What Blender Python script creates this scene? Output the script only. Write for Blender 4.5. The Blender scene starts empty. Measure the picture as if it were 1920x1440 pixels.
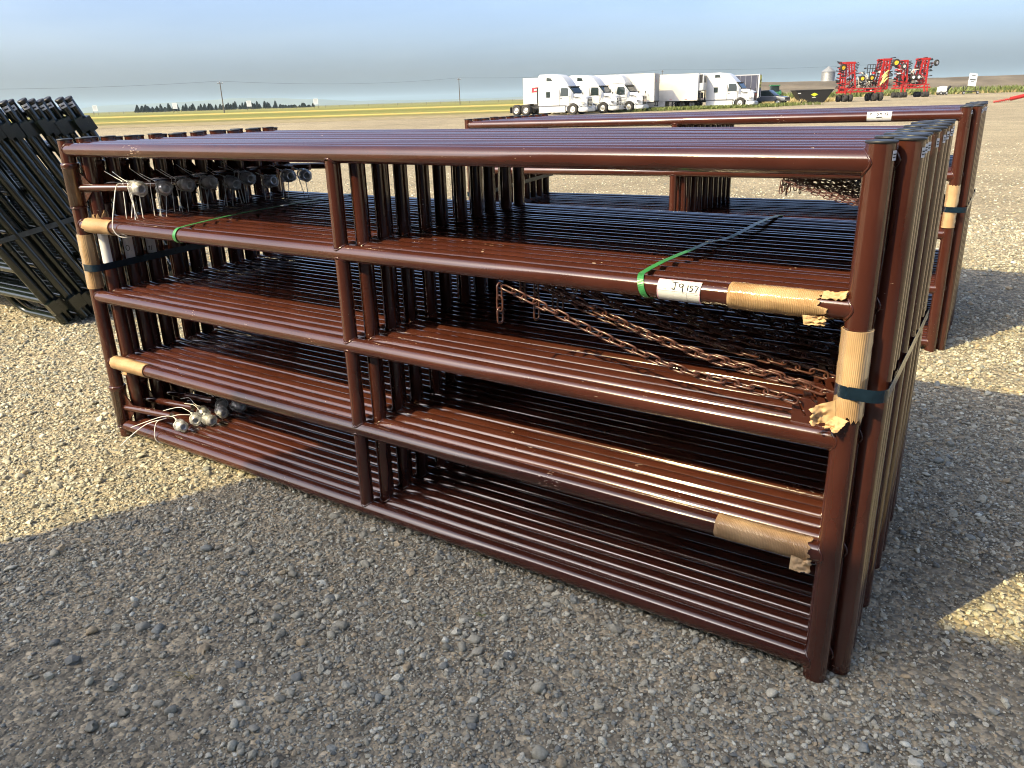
import bpy, bmesh, math, random
import numpy as np
from mathutils import Vector, Matrix, noise
R = math.radians
random.seed(7)
rng = np.random.default_rng(11)
SC = bpy.context.scene
COL = SC.collection

# ------------------------------------------------------------------ camera, sky, sun, exposure
S = 1.11            # the place is laid out in units of 1.11 m and brought to metres at the end
YAW, PIT, ROL = R(-34.3398), R(-19.952), R(-1.7791)
CAM = Vector((3.6043, -1.8847, 1.5055))
fw = Vector((math.sin(YAW)*math.cos(PIT), math.cos(YAW)*math.cos(PIT), math.sin(PIT)))
rt = fw.cross(Vector((0, 0, 1))).normalized(); up = rt.cross(fw)
r2 = rt*math.cos(ROL)+up*math.sin(ROL); u2 = up*math.cos(ROL)-rt*math.sin(ROL)
cd = bpy.data.cameras.new('camera'); cam = bpy.data.objects.new('camera', cd); COL.objects.link(cam)
cd.sensor_width = 36; cd.lens = 1469.5/1920*36; cd.clip_start = .05; cd.clip_end = 60000
m = Matrix((r2, u2, -fw)).transposed().to_4x4(); m.translation = CAM*S
cam.matrix_world = m
SC.camera = cam

SUN_EL = R(40.3); SUN_AZ = R(24.6+180)      # azimuth of the sun, clockwise from +Y
w = bpy.data.worlds.new('World'); SC.world = w; w.use_nodes = True
nt = w.node_tree; bg = nt.nodes['Background']
sky = nt.nodes.new('ShaderNodeTexSky'); sky.sky_type = 'NISHITA'; sky.sun_disc = False
sky.sun_elevation = SUN_EL; sky.sun_rotation = SUN_AZ
sky.altitude = 800; sky.air_density = .68; sky.dust_density = 7.8; sky.ozone_density = 2.5
# thin streaky cloud: a few per cent lighter and darker, drawn out along the horizon all the way round
tcw = nt.nodes.new('ShaderNodeTexCoord'); mpw = nt.nodes.new('ShaderNodeMapping'); mpw.inputs['Scale'].default_value = (1.6, 1.6, 13)
nzw = nt.nodes.new('ShaderNodeTexNoise'); nzw.inputs['Scale'].default_value = 1.3; nzw.inputs['Detail'].default_value = 5; nzw.inputs['Roughness'].default_value = .5; nzw.inputs['Distortion'].default_value = .4
rpw = nt.nodes.new('ShaderNodeValToRGB'); rpw.color_ramp.elements[0].position = .32; rpw.color_ramp.elements[0].color = (.91, .925, .945, 1); rpw.color_ramp.elements[1].position = .70; rpw.color_ramp.elements[1].color = (1.10, 1.07, 1.03, 1)
mxw = nt.nodes.new('ShaderNodeMix'); mxw.data_type = 'RGBA'; mxw.blend_type = 'MULTIPLY'; mxw.inputs[0].default_value = 1
nt.links.new(tcw.outputs['Generated'], mpw.inputs[0]); nt.links.new(mpw.outputs[0], nzw.inputs['Vector']); nt.links.new(nzw.outputs[0], rpw.inputs[0])
nt.links.new(sky.outputs[0], mxw.inputs[6]); nt.links.new(rpw.outputs[0], mxw.inputs[7]); nt.links.new(mxw.outputs[2], bg.inputs[0])
bg.inputs[1].default_value = .122
sd = bpy.data.lights.new('sun', 'SUN'); sun = bpy.data.objects.new('sun', sd); COL.objects.link(sun)
sd.energy = 2.45; sd.angle = R(.4); sd.color = (1, .81, .42)
sdir = Vector((math.sin(SUN_AZ)*math.cos(SUN_EL), math.cos(SUN_AZ)*math.cos(SUN_EL), math.sin(SUN_EL)))
sun.rotation_euler = sdir.to_track_quat('Z', 'Y').to_euler(); sun.location = (0, 0, 30)
vs = SC.view_settings
SC.display_settings.display_device = 'sRGB'
vs.view_transform = 'Standard'; vs.look = 'None'; vs.gamma = 1; vs.use_curve_mapping = False; vs.exposure = 1.57

# ------------------------------------------------------------------ materials
def mat(name, col, rough=.5, metal=0., spec=.5, coat=0., var=0., vscale=6., bump=0., bscale=60., bdist=.002, alpha=1., trans=0.):
    m = bpy.data.materials.new(name); m.use_nodes = True
    t = m.node_tree; p = t.nodes['Principled BSDF']
    p.inputs['Base Color'].default_value = (*col, 1); p.inputs['Roughness'].default_value = rough
    p.inputs['Metallic'].default_value = metal; p.inputs['Specular IOR Level'].default_value = spec
    p.inputs['Coat Weight'].default_value = coat; p.inputs['Coat Roughness'].default_value = .08
    p.inputs['Alpha'].default_value = alpha; p.inputs['Transmission Weight'].default_value = trans
    if var or bump:
        tc = t.nodes.new('ShaderNodeTexCoord')
    if var:
        n = t.nodes.new('ShaderNodeTexNoise'); n.inputs['Scale'].default_value = vscale; n.inputs['Detail'].default_value = 6
        t.links.new(tc.outputs['Object'], n.inputs['Vector'])
        r = t.nodes.new('ShaderNodeValToRGB'); e = r.color_ramp.elements
        e[0].position = .3; e[1].position = .7
        e[0].color = (*[c*(1-var) for c in col], 1); e[1].color = (*[min(1, c*(1+var)) for c in col], 1)
        t.links.new(n.outputs[0], r.inputs[0]); t.links.new(r.outputs[0], p.inputs['Base Color'])
    if bump:
        n = t.nodes.new('ShaderNodeTexNoise'); n.inputs['Scale'].default_value = bscale; n.inputs['Detail'].default_value = 4
        t.links.new(tc.outputs['Object'], n.inputs['Vector'])
        b = t.nodes.new('ShaderNodeBump'); b.inputs['Strength'].default_value = bump; b.inputs['Distance'].default_value = bdist
        t.links.new(n.outputs[0], b.inputs['Height']); t.links.new(b.outputs[0], p.inputs['Normal'])
    return m

def paint(name, col, chip, rough=.2, coat=.42):
    """glossy enamel on pipe: orange peel, dust specks, scuffs down to primer"""
    m = mat(name, col, rough, coat=coat, spec=.5)
    t = m.node_tree; p = t.nodes['Principled BSDF']; L = t.links.new; p.inputs['Coat IOR'].default_value = 1.58; p.inputs['Coat Roughness'].default_value = .04
    tc = t.nodes.new('ShaderNodeTexCoord'); oi = t.nodes.new('ShaderNodeObjectInfo')
    ad = t.nodes.new('ShaderNodeVectorMath'); ad.operation = 'ADD'
    mu = t.nodes.new('ShaderNodeVectorMath'); mu.operation = 'SCALE'; mu.inputs[0].default_value = (31, 17, 23)
    L(oi.outputs['Random'], mu.inputs['Scale']); L(tc.outputs['Object'], ad.inputs[0]); L(mu.outputs[0], ad.inputs[1])
    n1 = t.nodes.new('ShaderNodeTexNoise'); n1.inputs['Scale'].default_value = 5; n1.inputs['Detail'].default_value = 5; L(ad.outputs[0], n1.inputs['Vector'])
    r1 = t.nodes.new('ShaderNodeValToRGB'); e = r1.color_ramp.elements; e[0].position = .35; e[1].position = .68
    e[0].color = (*[c*.86 for c in col], 1); e[1].color = (*[c*1.15+.002 for c in col], 1); L(n1.outputs[0], r1.inputs[0])
    # specks of dust and chips
    mp = t.nodes.new('ShaderNodeMapping'); mp.inputs['Scale'].default_value = (.28, 1, 1); L(ad.outputs[0], mp.inputs[0])
    n2 = t.nodes.new('ShaderNodeTexNoise'); n2.inputs['Scale'].default_value = 170; n2.inputs['Detail'].default_value = 3; L(mp.outputs[0], n2.inputs['Vector'])
    n3 = t.nodes.new('ShaderNodeTexNoise'); n3.inputs['Scale'].default_value = 4.2; n3.inputs['Detail'].default_value = 2; L(ad.outputs[0], n3.inputs['Vector'])
    mm = t.nodes.new('ShaderNodeMath'); mm.operation = 'MULTIPLY'; L(n2.outputs[0], mm.inputs[0]); L(n3.outputs[0], mm.inputs[1])
    r2_ = t.nodes.new('ShaderNodeValToRGB'); e = r2_.color_ramp.elements; e[0].position = .455; e[1].position = .475
    e[0].color = (0, 0, 0, 1); e[1].color = (1, 1, 1, 1); L(mm.outputs[0], r2_.inputs[0])
    mx = t.nodes.new('ShaderNodeMix'); mx.data_type = 'RGBA'; L(r2_.outputs[0], mx.inputs[0]); L(r1.outputs[0], mx.inputs[6]); mx.inputs[7].default_value = (*chip, 1)
    L(mx.outputs[2], p.inputs['Base Color'])
    rr = t.nodes.new('ShaderNodeMapRange'); rr.inputs[3].default_value = rough*.75; rr.inputs[4].default_value = rough*1.5
    L(n1.outputs[0], rr.inputs[0]); L(rr.outputs[0], p.inputs['Roughness'])
    n4 = t.nodes.new('ShaderNodeTexNoise'); n4.inputs['Scale'].default_value = 180; n4.inputs['Detail'].default_value = 2; L(tc.outputs['Object'], n4.inputs['Vector'])
    b = t.nodes.new('ShaderNodeBump'); b.inputs['Strength'].default_value = .10; b.inputs['Distance'].default_value = .001
    L(n4.outputs[0], b.inputs['Height']); L(b.outputs[0], p.inputs['Normal']); L(b.outputs[0], p.inputs['Coat Normal'])
    return m

M = {}
M['brown'] = paint('brown_enamel', (.052, .0146, .0086), (.30, .235, .19), .125)
M['green'] = paint('dark_green_enamel', (.006, .011, .009), (.10, .10, .09), .22, .3)
M['chain'] = mat('chain_enamel', (.085, .034, .024), .28, coat=.3, var=.35, vscale=90)
M['cap'] = mat('cap_plastic', (.02, .021, .023), .42, bump=.2, bscale=120)
M['sticker'] = mat('white_sticker', (.60, .61, .62), .5)
M['paper'] = mat('white_paper', (.80, .81, .84), .6)
M['ink'] = mat('ink', (.015, .015, .018), .6)
M['faint_ink'] = mat('faint_ink', (.32, .32, .34), .6)
M['pink'] = mat('pink_print', (.75, .32, .48), .5)
M['steel_strap'] = mat('blued_steel_strap', (.010, .024, .042), .22, metal=.35, var=.3, vscale=30)
M['grey_strap'] = mat('grey_steel_strap', (.05, .062, .068), .35, metal=.3, var=.3, vscale=30)
M['green_strap'] = mat('green_poly_strap', (.045, .24, .075), .32, var=.2, vscale=40, bump=.2, bscale=300)
M['tie'] = mat('white_nylon', (.74, .74, .72), .35)
M['zinc'] = mat('galvanised', (.80, .82, .83), .22, metal=.45, var=.25, vscale=60)
M['alu'] = mat('aluminium', (.5, .51, .52), .4, metal=.6)
M['grey_steel'] = mat('corrugated_zinc', (.30, .315, .33), .5, metal=.5, var=.15, vscale=3)
M['white'] = mat('white_truck_paint', (.56, .58, .60), .3, coat=.2, var=.05, vscale=2)
M['trailer_white'] = mat('white_trailer_sheet', (.56, .55, .52), .45, var=.08, vscale=1.5)
M['trailer_grey'] = mat('grey_door_sheet', (.30, .31, .34), .45, var=.12, vscale=3)
M['navy'] = mat('navy_tarp', (.045, .05, .085), .55, var=.2, vscale=2)
M['glass'] = mat('dark_glass', (.02, .03, .032), .08, spec=.35)
M['black'] = mat('black_plastic', (.012, .012, .013), .5)
M['chassis'] = mat('chassis', (.02, .02, .021), .6, var=.4, vscale=5)
M['tyre'] = mat('tyre_rubber', (.025, .024, .023), .8, var=.35, vscale=8, bump=.4, bscale=30, bdist=.01)
M['chrome'] = mat('chrome', (.8, .8, .82), .12, metal=1)
M['red'] = mat('red_implement_paint', (.36, .016, .014), .45, var=.25, vscale=5)
M['yellow'] = mat('yellow_rim', (.72, .45, .02), .4)
M['hub_white'] = mat('white_rim', (.72, .72, .70), .4)
M['hose'] = mat('pale_hose', (.55, .54, .48), .5, var=.2)
M['hose_yellow'] = mat('yellow_hose', (.62, .60, .20), .5)
M['tractor_green'] = mat('green_tractor', (.03, .14, .06), .35, var=.2)
M['hi_vis'] = mat('yellow_sign', (.75, .70, .03), .4)
M['silver_paint'] = mat('silver_grey_paint', (.10, .11, .13), .25, coat=.5)
M['wood'] = mat('weathered_pole', (.10, .085, .07), .85, var=.3, vscale=4)
M['bark'] = mat('bark', (.06, .045, .035), .9)
M['needles'] = mat('spruce_needles', (.018, .032, .020), .8, var=.4, vscale=1.2)
M['weed'] = mat('weed_leaves', (.11, .14, .035), .7, var=.4, vscale=2.5)
M['dry'] = mat('dry_grass', (.34, .28, .13), .8, var=.3, vscale=2)
M['lime'] = mat('lime_mark', (.5, .6, .03), .5)
M['sign_board'] = mat('sign_board', (.58, .62, .66), .45, var=.1)
M['container'] = mat('container_paint', (.16, .17, .16), .55, var=.25, vscale=1.5)
M['logo_red'] = mat('logo_red', (.55, .03, .05), .4)

def cardboard():
    m = mat('cardboard', (.40, .22, .095), .75)
    t = m.node_tree; p = t.nodes['Principled BSDF']; L = t.links.new
    tc = t.nodes.new('ShaderNodeTexCoord')
    n = t.nodes.new('ShaderNodeTexNoise'); n.inputs['Scale'].default_value = 9; n.inputs['Detail'].default_value = 6; L(tc.outputs['Object'], n.inputs[0])
    wv = t.nodes.new('ShaderNodeTexWave'); wv.wave_type = 'BANDS'; wv.bands_direction = 'X'; wv.inputs['Scale'].default_value = 75; wv.inputs['Distortion'].default_value = .8; L(tc.outputs['Object'], wv.inputs[0])
    r = t.nodes.new('ShaderNodeValToRGB'); e = r.color_ramp.elements; e[0].position = .32; e[1].position = .68
    e[0].color = (.37, .22, .10, 1); e[1].color = (.56, .38, .20, 1); L(n.outputs[0], r.inputs[0])
    mx = t.nodes.new('ShaderNodeMix'); mx.data_type = 'RGBA'; mx.blend_type = 'MULTIPLY'; mx.inputs[0].default_value = .16
    L(r.outputs[0], mx.inputs[6]); L(wv.outputs['Color'], mx.inputs[7]); L(mx.outputs[2], p.inputs['Base Color'])
    b = t.nodes.new('ShaderNodeBump'); b.inputs['Strength'].default_value = .45; b.inputs['Distance'].default_value = .002
    L(wv.outputs['Fac'], b.inputs['Height']); L(b.outputs[0], p.inputs['Normal'])
    return m
M['card'] = cardboard()
M['card_in'] = mat('cardboard_torn', (.50, .34, .18), .85, var=.2, vscale=30, bump=.5, bscale=80)

def film(name, amt, rough, bs, gloss=False):
    """thin clear plastic: mostly see-through, wrinkled gloss"""
    m = bpy.data.materials.new(name); m.use_nodes = True; t = m.node_tree; L = t.links.new
    for n in list(t.nodes): t.nodes.remove(n)
    o = t.nodes.new('ShaderNodeOutputMaterial'); mx = t.nodes.new('ShaderNodeMixShader'); tr = t.nodes.new('ShaderNodeBsdfTransparent')
    if gloss: p = t.nodes.new('ShaderNodeBsdfGlossy'); p.inputs['Color'].default_value = (.9, .9, .9, 1); p.inputs['Roughness'].default_value = rough
    else:
        p = t.nodes.new('ShaderNodeBsdfPrincipled'); p.inputs['Base Color'].default_value = (.85, .87, .88, 1); p.inputs['Roughness'].default_value = rough
        p.inputs['Specular IOR Level'].default_value = 1.0
    tc = t.nodes.new('ShaderNodeTexCoord'); n = t.nodes.new('ShaderNodeTexNoise'); n.inputs['Scale'].default_value = bs; n.inputs['Detail'].default_value = 5; n.inputs['Distortion'].default_value = 1.5
    L(tc.outputs['Object'], n.inputs[0])
    b = t.nodes.new('ShaderNodeBump'); b.inputs['Strength'].default_value = .35 if gloss else .9; b.inputs['Distance'].default_value = .003 if gloss else .006; L(n.outputs[0], b.inputs['Height']); L(b.outputs[0], p.inputs['Normal'])
    fr = t.nodes.new('ShaderNodeFresnel'); fr.inputs[0].default_value = 1.5; L(b.outputs[0], fr.inputs['Normal'])
    ma = t.nodes.new('ShaderNodeMath'); ma.operation = 'ADD'; ma.inputs[1].default_value = amt; fm = t.nodes.new('ShaderNodeMath'); fm.operation = 'MULTIPLY'; fm.inputs[1].default_value = .4 if gloss else 1; L(fr.outputs[0], fm.inputs[0]); L(fm.outputs[0], ma.inputs[0]); ma.use_clamp = True
    L(ma.outputs[0], mx.inputs[0]); L(tr.outputs[0], mx.inputs[1]); L(p.outputs[0], mx.inputs[2]); L(mx.outputs[0], o.inputs[0])
    return m
M['film'] = film('clear_wrap', .07, .06, 70)
M['tape'] = film('clear_tape', .0, .12, 60, True)

# ------------------------------------------------------------------ mesh helpers
class MB:
    def __init__(s): s.v = []; s.f = []; s.mi = []; s.sm = []
    def add(s, vs_, fs, mi=0, sm=False):
        o = len(s.v); s.v += [tuple(x) for x in vs_]
        for f in fs: s.f.append(tuple(i+o for i in f)); s.mi.append(mi); s.sm.append(sm)
    def box(s, a, b, mi=0, M_=None):
        x0, y0, z0 = a; x1, y1, z1 = b
        v = [Vector(q) for q in ((x0,y0,z0),(x1,y0,z0),(x1,y1,z0),(x0,y1,z0),(x0,y0,z1),(x1,y0,z1),(x1,y1,z1),(x0,y1,z1))]
        if M_ is not None: v = [M_ @ q for q in v]
        s.add(v, ((0,3,2,1),(4,5,6,7),(0,1,5,4),(1,2,6,5),(2,3,7,6),(3,0,4,7)), mi)
    def bar(s, p, q, wd, ht, mi=0):
        """square bar between two points"""
        p, q = Vector(p), Vector(q); d = (q-p).normalized()
        a = d.cross(Vector((0,0,1)));  a = a.normalized() if a.length > 1e-4 else Vector((1,0,0))
        b = d.cross(a).normalized(); v = []
        for c in (p, q): v += [c+a*wd*i/2+b*ht*j/2 for i, j in ((-1,-1),(1,-1),(1,1),(-1,1))]
        s.add(v, ((0,1,2,3),(7,6,5,4),(0,4,5,1),(1,5,6,2),(2,6,7,3),(3,7,4,0)), mi)
    def rings(s, rg, closed_ring=True, cap=True, mi=0, sm=True, loop=False):
        n = len(rg[0]); o = len(s.v); v = [p for r in rg for p in r]; fs = []
        k = len(rg)
        for i in range(k if loop else k-1):
            j = (i+1) % k
            for a in range(n if closed_ring else n-1):
                b = (a+1) % n
                fs.append((i*n+a, i*n+b, j*n+b, j*n+a))
        s.add(v, fs, mi, sm)
        if cap and not loop:
            o2 = len(s.v)
            s.add(rg[0], (tuple(range(n-1, -1, -1)),), mi, False); s.add(rg[-1], (tuple(range(n)),), mi, False)
    def tube(s, path, r, n=16, mi=0, cap=True, loop=False, flat=None):
        P = [Vector(p) for p in path]; k = len(P); rr = r if isinstance(r, (list, tuple)) else [r]*k
        T = []
        for i in range(k):
            a = P[(i-1) % k] if (loop or i > 0) else P[i]; b = P[(i+1) % k] if (loop or i < k-1) else P[i]
            T.append((b-a).normalized())
        ref = Vector((0,0,1)) if abs(T[0].z) < .9 else Vector((1,0,0))
        u = (ref-T[0]*ref.dot(T[0])).normalized(); rg = []
        for i in range(k):
            u = (u-T[i]*u.dot(T[i])).normalized(); w_ = T[i].cross(u)
            fu, fv = flat if flat else (1, 1)
            rg.append([P[i]+(u*math.cos(2*math.pi*a/n)*fu+w_*math.sin(2*math.pi*a/n)*fv)*rr[i] for a in range(n)])
        s.rings(rg, cap=cap, mi=mi, loop=loop)
    def ribbon(s, path, side, wd, th, mi=0):
        """flat band along path; side = direction of its width"""
        P = [Vector(p) for p in path]; k = len(P); rg = []
        for i in range(k):
            t = (P[min(i+1, k-1)]-P[max(i-1, 0)]).normalized()
            sd_ = Vector(side[i]) if isinstance(side, list) else Vector(side)
            sd_ = (sd_-t*sd_.dot(t)).normalized(); nn = t.cross(sd_)
            rg.append([P[i]+sd_*wd/2+nn*th/2, P[i]-sd_*wd/2+nn*th/2, P[i]-sd_*wd/2-nn*th/2, P[i]+sd_*wd/2-nn*th/2])
        s.rings(rg, sm=False)
    def lathe(s, prof, axis='z', n=24, c=(0,0,0), mi=0, sm=True, cap=True):
        rg = []
        for r_, h in prof:
            q = []
            for a in range(n):
                x, y = r_*math.cos(2*math.pi*a/n), r_*math.sin(2*math.pi*a/n)
                v = {'z': (x, y, h), 'y': (x, h, -y), 'x': (h, x, y)}[axis]
                q.append((v[0]+c[0], v[1]+c[1], v[2]+c[2]))
            rg.append(q)
        s.rings(rg, mi=mi, sm=sm, cap=cap)
    def mesh(s, name, mats):
        me = bpy.data.meshes.new(name); me.from_pydata(s.v, [], s.f)
        for m_ in (mats if isinstance(mats, (list, tuple)) else [mats]): me.materials.append(M[m_] if isinstance(m_, str) else m_)
        me.polygons.foreach_set('material_index', s.mi); me.polygons.foreach_set('use_smooth', s.sm); me.update()
        return me
    def build(s, name, mats, parent=None):
        return obj(name, s.mesh(name, mats), parent)

def obj(name, me, parent=None, loc=None):
    o = bpy.data.objects.new(name, me); COL.objects.link(o)
    if parent is not None: o.parent = parent
    if loc is not None: o.location = loc
    return o
def thing(name, label, cat, loc=(0,0,0), rz=0, group=None):
    o = bpy.data.objects.new(name, None); COL.objects.link(o); o.empty_display_size = .1
    o.location = loc; o.rotation_euler = (0, 0, rz)
    return tag(o, label, cat, group)
def tag(o, label, cat, group=None):
    o['label'] = label; o['category'] = cat
    if group: o['group'] = group
    return o
def struct(o): o['kind'] = 'structure'; return o
def kids(o): return [c for c in bpy.data.objects if c.parent is o]
CH = {}
def copy_tree(o, parent=None, depth=0):
    c = o.copy(); COL.objects.link(c); c.parent = parent
    for ch in CH.get(o.name, []): copy_tree(ch, c, depth+1)
    return c
def index(o):
    CH[o.name] = list(o.children)
    for c in o.children: index(c)
def circ(r, n, a0=0): return [(r*math.cos(a0+2*math.pi*i/n), r*math.sin(a0+2*math.pi*i/n)) for i in range(n)]
ORD = ['first','second','third','fourth','fifth','sixth','seventh','eighth','ninth','tenth','eleventh','twelfth','thirteenth','fourteenth','fifteenth','sixteenth','seventeenth','eighteenth','nineteenth','twentieth','twenty-first','twenty-second']

# ------------------------------------------------------------------ ground
HX, HY = math.sin(YAW), math.cos(YAW)         # horizontal view direction
def dt(d, t, z=0.):                            # distance ahead / to the right of the viewer -> place
    return Vector((CAM.x+HX*d+HY*t, CAM.y+HY*d-HX*t, z))

def ground_mat():
    m = bpy.data.materials.new('gravel_ground'); m.use_nodes = True; t = m.node_tree; L = t.links.new; p = t.nodes['Principled BSDF']
    N = t.nodes.new
    tc = N('ShaderNodeTexCoord')
    big = N('ShaderNodeTexNoise'); big.inputs['Scale'].default_value = .55; big.inputs['Detail'].default_value = 6; L(tc.outputs['Object'], big.inputs[0])
    far = N('ShaderNodeTexNoise'); far.inputs['Scale'].default_value = .05; far.inputs['Detail'].default_value = 8; L(tc.outputs['Object'], far.inputs[0])
    r = N('ShaderNodeValToRGB'); e = r.color_ramp.elements; e[0].position = .3; e[1].position = .7
    e[0].color = (.27, .252, .19, 1); e[1].color = (.385, .36, .275, 1); L(big.outputs[0], r.inputs[0])
    v1 = N('ShaderNodeTexVoronoi'); v1.inputs['Scale'].default_value = 62; L(tc.outputs['Object'], v1.inputs[0])
    v2 = N('ShaderNodeTexVoronoi'); v2.inputs['Scale'].default_value = 24; L(tc.outputs['Object'], v2.inputs[0])
    hs = []
    for v in (v1, v2):
        h = N('ShaderNodeSeparateColor'); h.mode = 'HSV'; L(v.outputs['Color'], h.inputs[0])
        q = N('ShaderNodeValToRGB'); e = q.color_ramp.elements; e[0].color = (.36, .36, .37, 1); e[1].color = (1.6, 1.5, 1.4, 1)
        e.new(.35).color = (.75, .72, .70, 1); e.new(.7).color = (1.05, 1.0, .93, 1); L(h.outputs[0], q.inputs[0]); hs.append(q)
    m1 = N('ShaderNodeMix'); m1.data_type = 'RGBA'; m1.blend_type = 'MULTIPLY'; m1.inputs[0].default_value = .75; L(r.outputs[0], m1.inputs[6]); L(hs[0].outputs[0], m1.inputs[7])
    m2 = N('ShaderNodeMix'); m2.data_type = 'RGBA'; m2.blend_type = 'MULTIPLY'; m2.inputs[0].default_value = .45; L(m1.outputs[2], m2.inputs[6]); L(hs[1].outputs[0], m2.inputs[7])
    r3 = N('ShaderNodeValToRGB'); e = r3.color_ramp.elements; e[0].position = .35; e[1].position = .65; e[0].color = (.82, .80, .78, 1); e[1].color = (1.12, 1.1, 1.06, 1); L(far.outputs[0], r3.inputs[0])
    m3 = N('ShaderNodeMix'); m3.data_type = 'RGBA'; m3.blend_type = 'MULTIPLY'; m3.inputs[0].default_value = 1; L(m2.outputs[2], m3.inputs[6]); L(r3.outputs[0], m3.inputs[7])
    L(m3.outputs[2], p.inputs['Base Color']); p.inputs['Roughness'].default_value = .9; p.inputs['Specular IOR Level'].default_value = .2
    s1 = N('ShaderNodeMath'); s1.operation = 'MULTIPLY'; s1.inputs[1].default_value = -1; L(v1.outputs['Distance'], s1.inputs[0])
    b1 = N('ShaderNodeBump'); b1.inputs['Strength'].default_value = .9; b1.inputs['Distance'].default_value = .012; L(s1.outputs[0], b1.inputs['Height'])
    s2 = N('ShaderNodeMath'); s2.operation = 'MULTIPLY'; s2.inputs[1].default_value = -1; L(v2.outputs['Distance'], s2.inputs[0])
    b2 = N('ShaderNodeBump'); b2.inputs['Strength'].default_value = .7; b2.inputs['Distance'].default_value = .02; L(s2.outputs[0], b2.inputs['Height']); L(b1.outputs[0], b2.inputs['Normal'])
    fn = N('ShaderNodeTexNoise'); fn.inputs['Scale'].default_value = 170; fn.inputs['Detail'].default_value = 4; L(tc.outputs['Object'], fn.inputs[0])
    b3 = N('ShaderNodeBump'); b3.inputs['Strength'].default_value = .6; b3.inputs['Distance'].default_value = .004; L(fn.outputs[0], b3.inputs['Height']); L(b2.outputs[0], b3.inputs['Normal'])
    L(b3.outputs[0], p.inputs['Normal'])
    return m
b = MB(); b.add([(-12000,-12000,0),(12000,-12000,0),(12000,12000,0),(-12000,12000,0)], ((0,1,2,3),))
struct(b.build('ground', ground_mat()))

def field_mat():
    m = bpy.data.materials.new('field_grass'); m.use_nodes = True; t = m.node_tree; L = t.links.new; p = t.nodes['Principled BSDF']; N = t.nodes.new
    tc = N('ShaderNodeTexCoord'); sp = N('ShaderNodeSeparateXYZ'); L(tc.outputs['Object'], sp.inputs[0])
    mp = N('ShaderNodeMapping'); mp.inputs['Scale'].default_value = (.02, .12, 1); L(tc.outputs['Object'], mp.inputs[0])
    n = N('ShaderNodeTexNoise'); n.inputs['Scale'].default_value = 1; n.inputs['Detail'].default_value = 8; L(mp.outputs[0], n.inputs[0])
    n2 = N('ShaderNodeTexNoise'); n2.inputs['Scale'].default_value = .9; n2.inputs['Detail'].default_value = 6; L(tc.outputs['Object'], n2.inputs[0])
    # local y = distance from the lot edge; wobble it and read swath colours
    wob = N('ShaderNodeMath'); wob.operation = 'MULTIPLY_ADD'; wob.inputs[1].default_value = 30; L(n.outputs[0], wob.inputs[0]); wob.inputs[2].default_value = -15
    ad = N('ShaderNodeMath'); ad.operation = 'ADD'; L(sp.outputs[1], ad.inputs[0]); L(wob.outputs[0], ad.inputs[1])
    lg = N('ShaderNodeMapRange'); lg.inputs[1].default_value = 0; lg.inputs[2].default_value = 400; L(ad.outputs[0], lg.inputs[0])
    r = N('ShaderNodeValToRGB'); e = r.color_ramp.elements; r.color_ramp.interpolation = 'LINEAR'
    dry, gr, yel, dk = (.20,.175,.095,1), (.21,.21,.075,1), (.46,.36,.12,1), (.165,.18,.07,1)
    e[0].position = 0; e[0].color = (.27,.235,.155,1); e[1].position = 1; e[1].color = (.20,.20,.075,1)
    for pos, c in ((14,(.25,.22,.14,1)),(20,(.19,.175,.09,1)),(29,(.15,.155,.06,1)),(34,(.24,.21,.08,1)),(38,yel),(44,yel),(50,gr),(88,(.15,.165,.05,1)),(128,(.19,.19,.06,1)),(152,yel),(182,yel),(202,(.2,.2,.06,1)),(275,dk)): e.new(pos/400).color = c
    L(lg.outputs[0], r.inputs[0])
    q = N('ShaderNodeValToRGB'); q.color_ramp.elements[0].position = .3; q.color_ramp.elements[0].color = (.7,.72,.68,1); q.color_ramp.elements[1].position = .7; q.color_ramp.elements[1].color = (1.25,1.2,1.1,1); L(n2.outputs[0], q.inputs[0])
    mx = N('ShaderNodeMix'); mx.data_type = 'RGBA'; mx.blend_type = 'MULTIPLY'; mx.inputs[0].default_value = 1; L(r.outputs[0], mx.inputs[6]); L(q.outputs[0], mx.inputs[7])
    L(mx.outputs[2], p.inputs['Base Color']); p.inputs['Roughness'].default_value = .9; p.inputs['Specular IOR Level'].default_value = .1
    bp = N('ShaderNodeBump'); bp.inputs['Strength'].default_value = 1; bp.inputs['Distance'].default_value = .35; L(n2.outputs[0], bp.inputs['Height']); L(bp.outputs[0], p.inputs['Normal'])
    return m
# the field lies behind the lot, its edge square to the view; local x runs along the edge, y away from the lot
b = MB(); edge = []
for i in range(121):
    t_ = -935+i*8; edge.append((t_, 2.2*noise.noise((t_*.06, 1, 0))+.9*noise.noise((t_*.4, 5, 0))))
n_ = len(edge)
b.add([(x, y, 0) for x, y in edge]+[(-9500, 9500, 0), (60, 9500, 0)], (tuple(list(range(n_))+[n_+1, n_]),))
o = b.build('field', field_mat()); o.location = dt(80, 0, .012); o.rotation_euler = (0, 0, -YAW); struct(o)

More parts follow.
